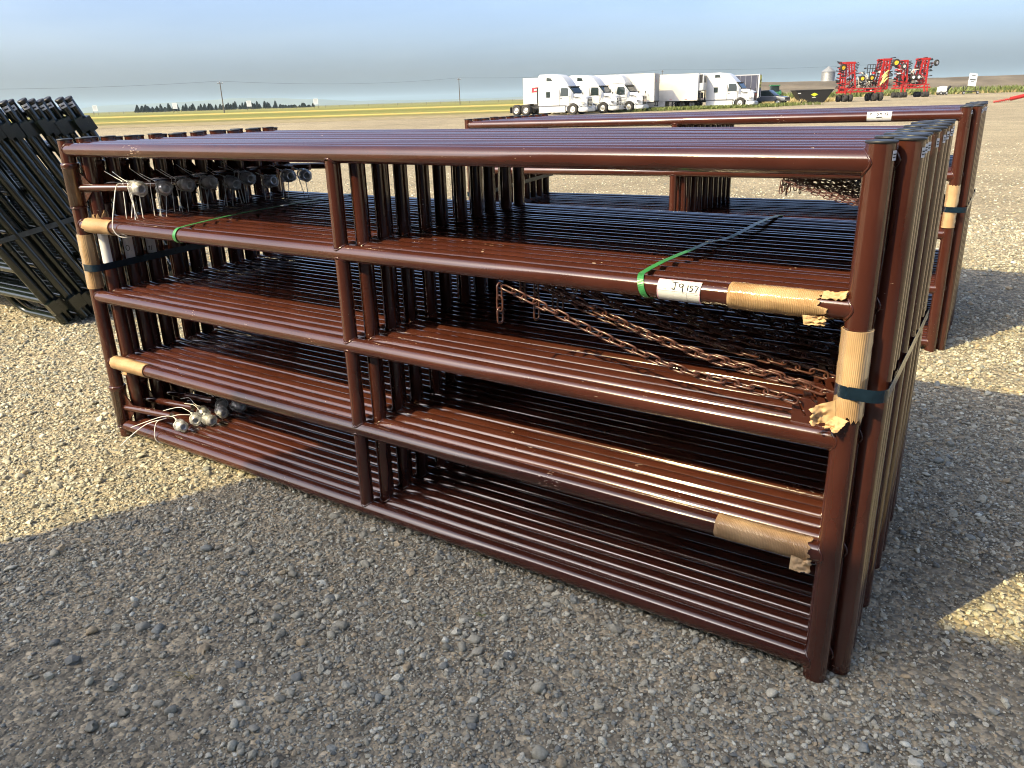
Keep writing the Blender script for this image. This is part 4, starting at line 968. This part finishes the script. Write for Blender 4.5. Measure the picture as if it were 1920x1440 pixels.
trailer((-28.2, 80.6, 0), TZ, 'white refrigerated trailer on landing legs, nearer of the two', 'trailer_white', reefer=True, doors=False, H=3.42)
trailer((-28.3, 85.2, 0), TZ, 'white refrigerated trailer behind the rightmost truck, farther of the two', 'trailer_white', reefer=True, doors=False, H=3.5)
trailer((-25.1, 90.6, 0), TZ, 'navy trailer with yellow end panel behind the rightmost truck', 'navy', doors=False, panel=True, H=3.3, skirt=False)

# dark pickup beyond the trucks
t = thing('pickup_truck', 'dark grey pickup partly hidden beyond the rightmost truck', 'pickup', (-24.9, 93.5, 0), R(-6))
b = MB(); loft(b, [(-2.5,.45,1.0,.82,.8,.08),(-2.45,.42,1.05,.85,.82,.1),(-.9,.42,1.05,.86,.83,.1),(.6,.42,1.02,.86,.82,.1),(1.7,.42,.95,.85,.76,.12),(2.2,.45,.85,.78,.7,.12)]); b.build('body', 'silver_paint', t)
b = MB(); loft(b, [(-1.2,1.0,1.1,.8,.75,.05),(-1.0,1.0,1.62,.8,.66,.12),(.2,1.0,1.64,.8,.66,.12),(.95,.98,1.05,.78,.72,.05)]); b.build('cabin', 'glass', t)
for x in (-1.55, 1.45):
    for s_ in (-1, 1): wheel(t, x, s_*.78, .36, .24)
b = MB(); b.box((2.2,-.55,.6), (2.25,.55,.8)); b.build('grille', 'black', t)
# green tractor
t = thing('tractor', 'small green farm tractor left of the black bin', 'tractor', (-31.6, 119.0, 0), R(-60))
b = MB(); loft(b, [(-.3,.9,1.4,.38,.34,.1),(.8,.85,1.42,.36,.3,.12),(1.7,.8,1.3,.3,.26,.12)]); b.build('hood', 'tractor_green', t)
b = MB(); loft(b, [(-1.3,1.0,2.2,.6,.55,.08),(-.3,1.0,2.25,.62,.55,.08)]); b.build('cab', 'glass', t)
b = MB(); b.box((-1.4,-.66,2.2), (-.2,.66,2.36)); b.build('cab_roof', 'tractor_green', t)
for s_ in (-1, 1):
    wheel(t, -.9, s_*.72, .78, .42, rim='yellow'); wheel(t, 1.3, s_*.6, .5, .3, rim='yellow')
    b = MB(); b.tube([(-.9+.9*math.cos(R(a)), s_*.72, .78+.86*math.sin(R(a))) for a in range(20, 170, 15)], .1, 6, flat=(.4, 2.2)); b.build('fender', 'tractor_green', t)
# black bin
t = thing('dump_bin', 'black steel dump bin with a lime diamond mark', 'bin', (-23.5, 106.7, 0), R(34))
b = MB(); T0, B0, hz, wy = 2.42, 1.38, 1.5, .95
o_ = [(-T0+.1,-wy,hz),(T0,-wy,hz),(B0,-wy+.15,.06),(-B0,-wy+.15,.06),(-T0+.1,wy,hz),(T0,wy,hz),(B0,wy-.15,.06),(-B0,wy-.15,.06)]
i_ = [(-T0+.2,-wy+.06,hz),(T0-.1,-wy+.06,hz),(B0-.06,-wy+.2,.12),(-B0+.06,-wy+.2,.12),(-T0+.2,wy-.06,hz),(T0-.1,wy-.06,hz),(B0-.06,wy-.2,.12),(-B0+.06,wy-.2,.12)]
b.add(o_+i_, ((0,3,2,1),(4,5,6,7),(0,4,7,3),(1,2,6,5),(3,7,6,2),(8,9,10,11),(15,14,13,12),(8,11,15,12),(9,13,14,10),(11,10,14,15),(0,1,9,8),(5,4,12,13),(4,0,8,12),(1,5,13,9))); b.build('hopper', 'black', t)
b = MB()
for s_ in (-1, 1): b.bar((-T0+.05, s_*wy, hz), (T0+.03, s_*wy, hz), .09, .09)
b.bar((-T0+.1, -wy, hz), (-T0+.1, wy, hz), .09, .09); b.bar((T0, -wy, hz), (T0, wy, hz), .09, .09)
for x in (-1.1, 1.1): b.box((x-.1, -1.0, 0), (x+.1, 1.0, .07))
b.build('rim_frame', 'black', t)
def yat(z): return -wy+.15*(hz-z)/(hz-.06)
b = MB(); q = [(.05,1.18),(.5,.98),(.05,.74),(-.42,.98)]; b.add([(x, yat(z)-.012, z) for x, z in q]+[(x, yat(z)-.03, z) for x, z in q], ((0,1,2,3),(7,6,5,4),(0,4,5,1),(1,5,6,2),(2,6,7,3),(3,7,4,0))); b.build('diamond_mark', 'lime', t)
b = MB(); q = [(-.2,.66),(.28,.66),(.28,.60),(-.2,.60)]; b.add([(x, yat(z)-.012, z) for x, z in q]+[(x, yat(z)-.03, z) for x, z in q], ((0,1,2,3),(7,6,5,4),(0,4,5,1),(1,5,6,2),(2,6,7,3),(3,7,4,0))); q = [(-2.05,1.2),(-1.65,1.2),(-1.65,1.12),(-2.02,1.12)]
b.add([(x, yat(z)-.012, z) for x, z in q]+[(x, yat(z)-.03, z) for x, z in q], ((0,1,2,3),(7,6,5,4),(0,4,5,1),(1,5,6,2),(2,6,7,3),(3,7,4,0))); b.build('lettering', 'sticker', t)

# folded air seeders
def seeder(loc, rz, label, k, towers, wing_wheels, low_wheels, rim, seed, hoses, cage):
    """k turns drawing units into scene units; x to the right, z up from 800 downwards"""
    r_ = random.Random(seed); t = thing('air_seeder', label, 'seeder', loc, rz, 'red folded air seeders')
    Z = lambda v: (800-v)*k
    X = lambda v: v*k
    x_lo, x_hi = low_wheels[0][0], low_wheels[-1][0]
    b = MB()
    for y in (0, 280):
        b.bar((X(x_lo-40), X(y), Z(640)), (X(x_hi+60), X(y), Z(640)), 16*k, 22*k); b.bar((X(x_lo-20), X(y), Z(590)), (X(x_hi+40), X(y), Z(590)), 14*k, 18*k)
        n = 6
        for i in range(n):
            xa = x_lo+(x_hi-x_lo)*i/n; b.bar((X(xa), X(y), Z(640)), (X(xa+(x_hi-x_lo)/n*.6), X(y), Z(588)), 10*k, 12*k)
    for i in range(6): xx = x_lo+(x_hi-x_lo)*i/5; b.bar((X(xx), 0, Z(640)), (X(xx), X(300), Z(640)), 12*k, 16*k)
    b.build('main_frame', 'red', t)
    for (xo, xi, ztop, zbot, dirn) in towers:
        b = MB(); w_ = xi-xo
        for y in (0, 110, 220):
            b.bar((X(xo), X(y), Z(zbot)), (X(xo), X(y), Z(ztop)), 24*k, 24*k); b.bar((X(xi), X(y), Z(zbot-60)), (X(xi-w_*.35), X(y), Z(ztop+10)), 16*k, 20*k)
            b.bar((X(xo-dirn*30), X(y), Z(ztop)), (X(xi-w_*.25), X(y), Z(ztop)), 26*k, 34*k)
            for i in range(4):
                za = zbot+(ztop-zbot)*i/4; zb = zbot+(ztop-zbot)*(i+1)/4; b.bar((X(xo), X(y), Z(za)), (X(xi-w_*.1*i/2), X(y), Z(zb)), 9*k, 11*k)
        for i in range(7): z = zbot+(ztop-zbot)*i/6; b.bar((X(xo), 0, Z(z)), (X(xo), X(330), Z(z)), 14*k, 18*k)
        w = b.build('wing_frame', 'red', t)
        for i in range(26):
            z = zbot-30+(ztop-zbot)*(i+.5)/26; y = r_.choice([0, 110, 220]); s_ = -dirn
            b = MB(); ln = r_.uniform(45, 80); b.bar((X(xo), X(y-8), Z(z)), (X(xo+s_*ln), X(y-8), Z(z-6)), 10*k, 12*k); b.tube([(X(xo+s_*(ln-25)), X(y-8), Z(z-4)), (X(xo+s_*(ln+14)), X(y-8), Z(z-8))], 8.5*k, 7); b.build('opener', 'black', w)
        for i in range(10):
            z = ztop+20+(zbot-ztop)*.5*i/10; b = MB(); b.bar((X(xi-w_*.3), X(40), Z(z)), (X(xi-w_*.3+dirn*r_.uniform(60, 105)), X(30), Z(z-20)), 9*k, 13*k); b.build('opener', 'black', w)
    for (x, z, rad, yaw_) in wing_wheels:
        wh = wheel(t, 0, 0, rad*k, rad*.72*k, rim=rim, z=0, axis='y'); wh.location = (X(x), X(-40), Z(z)); wh.rotation_euler = (0, 0, R(yaw_))
        b = MB(); b.bar((X(x), X(-20), Z(z)), (X(x), X(120), Z(z)), 12*k, 12*k); b.bar((X(x), X(110), Z(z)), (X(x), X(110), Z(z+rad*1.5)), 9*k, 9*k); b.build('wheel_arm', 'red', t)
    for (x, rad) in low_wheels:
        wh = wheel(t, 0, 0, rad*k, 62*k, rim='chassis', z=0, axis='x'); wh.location = (X(x), X(-25), rad*k)
        wh = wheel(t, 0, 0, rad*k, 62*k, rim='chassis', z=0, axis='x'); wh.location = (X(x), X(260), rad*k)
        b = MB(); b.bar((X(x), X(-25), rad*k), (X(x), X(-10), Z(610)), 18*k, 18*k); b.build('wheel_leg', 'red', t)
    xa, xb = towers[0][1], towers[-1][1]
    if xa > xb: xa, xb = xb, xa
    for i in range(hoses[0]):
        x0_ = r_.uniform(xa-70, xb+40); z0_ = r_.uniform(480, 600); x1_ = x0_+r_.uniform(-160, 160); z1_ = r_.uniform(300, 560)
        b = MB(); tie(b, [(X(x0_), X(r_.uniform(-20, 120)), Z(z0_)), (X((x0_+x1_)/2+r_.uniform(-50, 50)), X(r_.uniform(-40, 60)), Z((z0_+z1_)/2-60)), (X(x1_), X(r_.uniform(0, 150)), Z(z1_))], r_.uniform(5, 9)*k); b.build('hose', r_.choice(['hose', 'black', 'hose', 'black']), t)
    for i in range(hoses[1]):
        xx = hoses[2]+r_.uniform(-40, 40); zz = 330+i*15
        b = MB(); tie(b, [(X(xx-30), X(-30), Z(zz+50)), (X(xx), X(-45), Z(zz)), (X(xx+45), X(-20), Z(zz-25))], 9*k); b.build('hose', 'hose_yellow', t)
    for i in range(46):
        b = MB(); xx = r_.uniform(xa-150, xb+60); zz = r_.uniform(400, 640) if i > 20 else r_.uniform(250, 600); s_ = r_.uniform(12, 34); b.box((X(xx), X(r_.uniform(-10, 60)), Z(zz)), (X(xx+s_), X(100), Z(zz-s_*r_.uniform(.6, 1.4)))); b.build('manifold', r_.choice(['hub_white', 'black', 'red', 'chassis']), t)
    b = MB(); tie(b, [(X(xa+30), X(200), Z(560)), (X((xa+xb)/2), X(180), Z(470)), (X(xb-30), X(200), Z(560))], 26*k); b.build('seed_tank_boom', 'chassis', t)
    if cage:
        b = MB(); x0_, x1_ = cage
        for z in (200, 265, 330): b.bar((X(x0_), X(200), Z(z)), (X(x1_), X(200), Z(z)), 9*k, 9*k)
        for i in range(4): xx = x0_+(x1_-x0_)*i/3; b.bar((X(xx), X(200), Z(195)), (X(xx), X(200), Z(520)), 9*k, 9*k)
        b.build('platform_rail', 'chassis', t)
    return t
K1 = .0071
seeder(dt(103.5, 44.8), -YAW, 'nearer red air seeder with yellow wheel hubs, wings folded up', K1,
    [(-345, -150, 165, 650, 1), (400, 240, 130, 610, -1)], [(-420, 240, 58, 8), (-66, 425, 52, -6), (94, 420, 52, 6), (490, 185, 62, -10)],
    [(-325, 62), (-235, 62), (195, 66), (290, 72)], 'yellow', 3, (26, 12, 310), (110, 250))
seeder(dt(128, 63.0), -YAW, 'farther red air seeder with white wheel hubs, wings folded up', K1*1.22,
    [(-205, -130, 195, 600, 1), (210, 60, 170, 590, -1)], [(-235, 280, 48, 10), (-45, 465, 46, 0), (50, 465, 46, 0), (330, 240, 52, 25)],
    [(-215, 46), (-150, 46), (190, 46), (240, 46)], 'hub_white', 8, (16, 0, 0), None)

# ------------------------------------------------------------------ berm, bin, signs and small things at the right
def berm_mat():
    m = mat('berm_earth', (.125, .105, .076), .95, var=.4, vscale=.12, bump=.9, bscale=.9, bdist=.5); return m
b = MB(); rows = []
for i in range(90):
    t_ = -8+i*3.2; row = []
    for j, (dd, hh) in enumerate([(168, 0), (172, .55), (178, 1.5), (186, 2.55), (193, 3.3), (200, 3.5), (212, 3.45), (230, 2.2), (250, 0)]):
        env = min(1, max(0, (t_-18)/26)); env = env*env*(3-2*env)
        h_ = (hh*(1+.10*noise.noise((t_*.03, 2, 0))+.09*noise.noise((t_*.12, j, 7)))+.16*noise.noise((t_*.35, j*3, 2))*(0 < hh))*env - (.25 if hh == 0 else 0)
        row.append(dt(dd+2.5*noise.noise((t_*.08, j, 4)), t_*dd/180, h_))
    rows.append(row)
b.rings([q[::-1] for q in rows], closed_ring=False, cap=False); struct(b.build('berm', berm_mat()))
t = thing('grain_bin', 'small corrugated steel grain bin on the berm', 'grain bin', dt(222, 86.2, 3.35), 0)
b = MB(); prof = []
for i in range(21): prof.append((1.68+(.05 if i % 2 else 0), .15+2.4*i/20))
b.lathe(prof, n=36, sm=False); b.build('wall', 'grey_steel', t)
b = MB(); b.lathe([(1.85, 2.55), (1.2, 3.1), (.4, 3.7), (.38, 3.82), (.05, 3.9)], n=36, sm=False); b.build('roof', 'grey_steel', t)
b = MB(); b.lathe([(1.95, -1.4), (1.95, .15)], n=30); b.build('base_ring', 'trailer_white', t)
b = MB()
for i in range(12): b.bar((1.78, -.2, .2+i*.2), (1.78, .2, .2+i*.2), .03, .03)
b.bar((1.78,-.2,.15), (1.78,-.2,2.6), .03, .03); b.bar((1.78,.2,.15), (1.78,.2,2.6), .03, .03); b.build('ladder', 'alu', t)

def board_sign(loc, rz, w_, h_, z0, label, tilt=0, legs='wood'):
    t = thing('board_sign', label, 'sign', loc, rz, 'white boards on posts in the field')
    b = MB(); b.box((-w_/2, -.04, z0), (w_/2, .04, z0+h_)); b.build('board', 'sign_board', t)
    for s_ in (-1, 1):
        b = MB(); b.bar((s_*(w_/2-.12), .07, 0), (s_*(w_/2-.12), .07, z0+h_+.1), .16, .16); b.build('post', legs, t)
    return t
for i, (t_, d_, nm) in enumerate(((-220, 450, 'leftmost white board sign in the field'), (-177, 450, 'white board sign in the gap of the spruce row'), (-137, 450, 'white board sign just right of the near power pole'), (-101, 450, 'white board sign right of the spruce row'))):
    o = board_sign(dt(d_, t_), -YAW+R(8), 2.5, 3.0, 2.0, nm)
    b = MB()
    for z in (2.7, 3.3, 3.9, 4.4): b.box((-.8, -.05, z), (.75, -.042, z+.16))
    b.build('lettering', 'faint_ink', o)
t = thing('sign_trailer', 'leaning white notice board on a small trailer by the berm', 'sign', dt(148, 83.2), -YAW)
b = MB(); Mx = Matrix.Translation((0, 0, 1.35)) @ Matrix.Rotation(R(8), 4, 'Y') @ Matrix.Rotation(R(-10), 4, 'X'); b.box((-.72, -.03, 0), (.72, .03, 2.15), 0, Mx); b.build('board', 'sign_board', t)
b = MB()
for z, w_ in ((1.75, .35), (1.1, .5), (.98, .5), (.7, .3)): b.box((-w_, -.05, z), (w_, -.034, z+.09), 0, Mx)
b.build('lettering', 'ink', t)
b = MB(); b.bar((-.7, 0, 1.4), (-1.1, .3, .2), .08, .08); b.bar((.7, 0, 1.4), (1.2, .3, .2), .08, .08); b.bar((-1.7, 0, .42), (1.5, 0, .42), .12, .12); b.bar((-1.7, .5, .42), (1.5, .5, .42), .1, .1); b.build('frame', 'chassis', t)
for x in (-1.3, 1.2): wheel(t, x, -.1, .28, .18)
t = thing('utility_machine', 'small white machine parked at the foot of the berm', 'machine', dt(150, 79.4), -YAW)
b = MB(); loft(b, [(-1.0,.45,1.35,.45,.4,.1),(-.4,.4,1.5,.5,.45,.12),(.35,.4,1.45,.5,.45,.1)]); b.build('body', 'white', t)
b = MB(); b.bar((.35,0,.5), (1.15,0,1.45), .4, .28); b.build('conveyor', 'chassis', t)
for x in (-.7, .3):
    for s_ in (-1, 1): wheel(t, x, s_*.5, .3, .2)
t = thing('grain_auger', 'red auger tube lying low across the gravel at the right edge', 'auger', dt(72, 43.0), -YAW-R(8))
b = MB(); b.tube([(1.0, 0, .28), (3.2, .1, .75), (9, .4, 2.0)], .16, 16); b.build('tube', 'red', t)
b = MB(); b.tube([(-.35, 0, .05), (1.0, 0, .28)], .05, 10)
for i in range(9):
    f = i/8; c = Vector((-.35+1.3*f, 0, .06+.22*f)); b.tube([c+Vector((.09*a/6.28, .13*math.cos(a), .13*math.sin(a))) for a in [2*math.pi*j/10 for j in range(11)]], .014, 5)
b.build('flighting', 'red', t)
b = MB(); b.box((3.4,-.28,.5), (4.1,.3,.9)); b.build('engine_box', 'white', t)
for s_ in (-1, 1): wheel(t, 3.6, s_*.6, .36, .22, rim='hub_white')
b = MB(); b.bar((3.6,-.6,.36), (3.6,.6,.36), .09, .09); b.bar((3.6,0,.36), (3.5,.1,.75), .09, .09); b.build('axle', 'red', t)

# power poles and wire
def pole(loc, h_, label, rz=0):
    t = thing('power_pole', label, 'power pole', loc, rz, 'wooden power poles')
    b = MB(); b.tube([(0,0,0), (0,0,h_)], [.2, .13], 10); b.build('pole', 'wood', t)
    b = MB(); b.bar((-.9,.1,h_-.5), (.9,.1,h_-.5), .14, .14); b.build('crossarm', 'wood', t)
    for x in (-.8, 0, .8):
        b = MB(); z = h_-.43 if x else h_; b.lathe([(.05, z), (.08, z+.08), (.04, z+.2)], n=8, c=(x, .1 if x else 0, 0)); b.build('insulator', 'hub_white', t)
    return t
pole(Vector((-236.1, 179.5, 0)), 10.0, 'wooden power pole by the spruce row, nearer of the two in the field', R(40))
pole(Vector((-221.0, 292.8, 0)), 10.9, 'wooden power pole standing alone in the field left of the trucks', R(5))
pole(Vector((-167.4, 389.9, 0)), 13.0, 'distant power pole rising behind the trailers', R(-10))
def span(a, b_, sag, lab):
    pts = []
    for i in range(21): f = i/20; p = a.lerp(b_, f); pts.append((p.x, p.y, p.z-4*sag*f*(1-f)))
    b = MB(); b.tube(pts, .028, 5); tag(b.build('power_line', 'chassis'), lab, 'wire', 'power lines')
span(Vector((-236.1,179.5,10.2)), Vector((-221,292.8,11.1)), 1.6, 'power line between the two poles in the field')
span(Vector((-236.1,179.5,10.2)), Vector((-262,60,10.0)), 1.6, 'power line running out of view on the left')
span(Vector((-221,292.8,11.1)), Vector((-167.4,389.9,13.2)), 1.2, 'power line from the lone pole to behind the trailers')
span(Vector((-167.4,389.9,13.2)), Vector((-60,470,13.5)), 1.2, 'power line running right behind the trailers')

# spruces of the shelter belt
def spruce_mesh(seed, h_, w_):
    r_ = random.Random(seed); b = MB()
    for i in range(900):
        f = r_.random()**.8; z = h_*(.08+.92*f); rad = w_*(1-f)**.85*(.55+.6*r_.random())+.05; a = r_.uniform(0, 6.283)
        c = Vector((rad*math.cos(a), rad*math.sin(a), z)); s_ = .75*(1-.55*f)
        o = Vector((math.cos(a), math.sin(a), -.45)).normalized(); q = o.cross(Vector((0,0,1))).normalized()
        b.add([c-q*s_*.5-o*s_*.4, c+q*s_*.5-o*s_*.4, c+q*s_*.2+o*s_, c-q*s_*.2+o*s_+Vector((0,0,.1))], ((0,1,2,3),))
    cr = b.mesh('crown', 'needles')
    b = MB(); b.tube([(0,0,0), (0,0,h_*.95)], [.16, .03], 8); return cr, b.mesh('trunk', 'bark')
SP = [spruce_mesh(i, h_, w_) for i, (h_, w_) in enumerate(((7.6, 1.9), (6.4, 1.9), (8.6, 1.7), (5.0, 2.3), (4.2, 2.4)))]
sr = random.Random(17)
def spruce(t_, d_, kind, sc, lab):
    t = thing('spruce_tree', lab, 'tree', dt(d_, t_), sr.uniform(0, 6), 'spruces of the distant shelter belt'); t.scale = (sc*.95, sc*.95, sc*.72)
    obj('crown', SP[kind][0], t); obj('trunk', SP[kind][1], t)
for i in range(20): spruce(-326+i*1.7+sr.uniform(-1, 1), 735+sr.uniform(-12, 12), sr.choice([0,1,2,1,3]), sr.uniform(.8, 1.25), 'dark spruce in the short left stand of the distant tree row')
for i in range(80): 
    f = i/79; spruce(-284+i*1.28+sr.uniform(-1, 1), 735+sr.uniform(-14, 20)+60*f, sr.choice([0,1,2,1]) if f < .7 else sr.choice([3,4,1,4]), sr.uniform(.8, 1.2)*(1-.45*max(0, f-.55)), 'dark spruce in the long right stand of the distant tree row')
# far hills
b = MB(); rows = []
hp = [(-6500,30),(-5200,26),(-4800,34),(-4200,66),(-3550,78),(-2850,98),(-2400,88),(-2150,70),(-1500,34),(-700,24),(0,22),(300,30),(900,24),(2400,30),(5000,40)]
def hh(t_):
    for (a, ha), (c, hc) in zip(hp, hp[1:]):
        if a <= t_ <= c: f = (t_-a)/(c-a); f = f*f*(3-2*f); return ha+(hc-ha)*f
    return 25
for i in range(160):
    t_ = -6400+i*70; h_ = hh(t_)*(1+.10*noise.noise((t_*.002, 1, 1)))+5*noise.noise((t_*.008, 3, 1))
    rows.append([dt(8200, t_, -2), dt(8600, t_, h_*.55), dt(9000, t_, h_), dt(9500, t_, h_*.8), dt(10200, t_, -2)])
b.rings([q[::-1] for q in rows], closed_ring=False, cap=False); struct(b.build('hills', mat('hill_grass', (.10, .11, .06), .95, var=.3, vscale=.002)))
# field fence
t = thing('wire_fence', 'thin post and wire fence along the far side of the field', 'fence', dt(520, 0), -YAW)
for i in range(46):
    b = MB(); x = -300+i*9; b.tube([(x, 0, 0), (x, 0, 1.5)], .08, 6); b.build('post', 'wood', t)
b = MB()
for z in (.6, 1.0, 1.35): b.tube([(-300, 0, z), (105, 0, z)], .02, 4)
b.build('wire', 'chassis', t)

# weeds and tufts at the lot edge, as ground cover
def tufts(name, spots, hmin, hmax, m_, seed):
    r_ = random.Random(seed); b = MB()
    for c in spots:
        for q in range(r_.randint(5, 9)):
            a = r_.uniform(0, 6.283); h_ = r_.uniform(hmin, hmax); o = Vector((math.cos(a), math.sin(a), 0)); p = Vector((-o.y, o.x, 0)); ba = c+o*r_.uniform(0, h_*.4)
            w_ = h_*.09; le = r_.uniform(.15, .7)*h_
            b.add([ba-p*w_, ba+p*w_, ba+o*le*.4+p*w_*.8+Vector((0,0,h_*.6)), ba+o*le+Vector((0,0,h_))], ((0,1,2,3),))
    o = b.build(name, m_); o['kind'] = 'stuff'; return o
wr = random.Random(33)
tufts('roadside_weeds', [dt(wr.uniform(158, 170), wr.uniform(50, 130)) for i in range(900)], .5, 1.5, 'weed', 1)
tufts('dry_grass_tufts', [dt(wr.uniform(156, 168), wr.uniform(50, 130)) for i in range(400)], .3, .7, 'dry', 2)
def strip(a, c, n, wd): return [Vector(a).lerp(Vector(c), wr.random())+Vector((wr.uniform(-wd, wd), wr.uniform(-wd, wd), 0)) for i in range(n)]
tufts('truck_row_weeds', strip((-33, 72.5, 0), (-22, 84, 0), 700, 1.6)+strip((-24, 86, 0), (-20, 92, 0), 160, 2)+strip((-31, 74.5, 0), (-24, 81, 0), 300, .8), .12, .42, 'weed', 3)
tufts('lot_edge_tufts', strip((-28, 95, 0), (-24, 120, 0), 400, 3)+strip((-33, 112, 0), (-27, 124, 0), 300, 3), .2, .6, 'dry', 4)
# a few dry stalks and a seedling among the near stones
def sprig(loc, n, h_, m_, lab, seed, nm):
    r_ = random.Random(seed); b = MB()
    for i in range(n):
        a = r_.uniform(0, 6.283); le = h_*r_.uniform(.6, 1.1); p = Vector(loc); q = p+Vector((math.cos(a)*le*.4, math.sin(a)*le*.4, le*.6)); e = p+Vector((math.cos(a)*le, math.sin(a)*le, le*.75))
        tie(b, [p, q, e], .0009)
    tag(b.build(nm, m_), lab, 'plant')
sprig((1.83,-.93,.004), 9, .05, 'dry', 'wisp of dry grass on the shaded gravel at the lower left', 2, 'dry_grass_wisp')
sprig((2.36,-.27,.004), 7, .02, 'weed', 'tiny green seedling by the bottom rail', 5, 'seedling')

# ------------------------------------------------------------------ bring everything to metres
for o in SC.objects:
    if o.parent is None and o.type in ('MESH', 'EMPTY'):
        o.location = o.location*S; o.scale = o.scale*S

# ------------------------------------------------------------------ the air
HAZE = True
if HAZE:
    b = MB(); e_ = 14500; b.box((-e_, -e_, -4), (e_, e_, 150))
    hm = bpy.data.materials.new('haze_air'); hm.use_nodes = True; t = hm.node_tree
    for n in list(t.nodes): t.nodes.remove(n)
    o_ = t.nodes.new('ShaderNodeOutputMaterial'); pv = t.nodes.new('ShaderNodeVolumePrincipled')
    pv.inputs['Color'].default_value = (.64, .86, 1, 1); pv.inputs['Density'].default_value = .00008; pv.inputs['Anisotropy'].default_value = .1
    t.links.new(pv.outputs[0], o_.inputs['Volume'])
    o = b.build('haze', hm); o['kind'] = 'stuff'
SC.cycles.max_bounces = 8; SC.cycles.volume_bounces = 0; SC.cycles.transparent_max_bounces = 12
SC.cycles.use_denoising = True; SC.cycles.denoising_prefilter = 'ACCURATE'
SC.cycles.pixel_filter_type = 'BLACKMAN_HARRIS'; SC.cycles.filter_width = 1.05
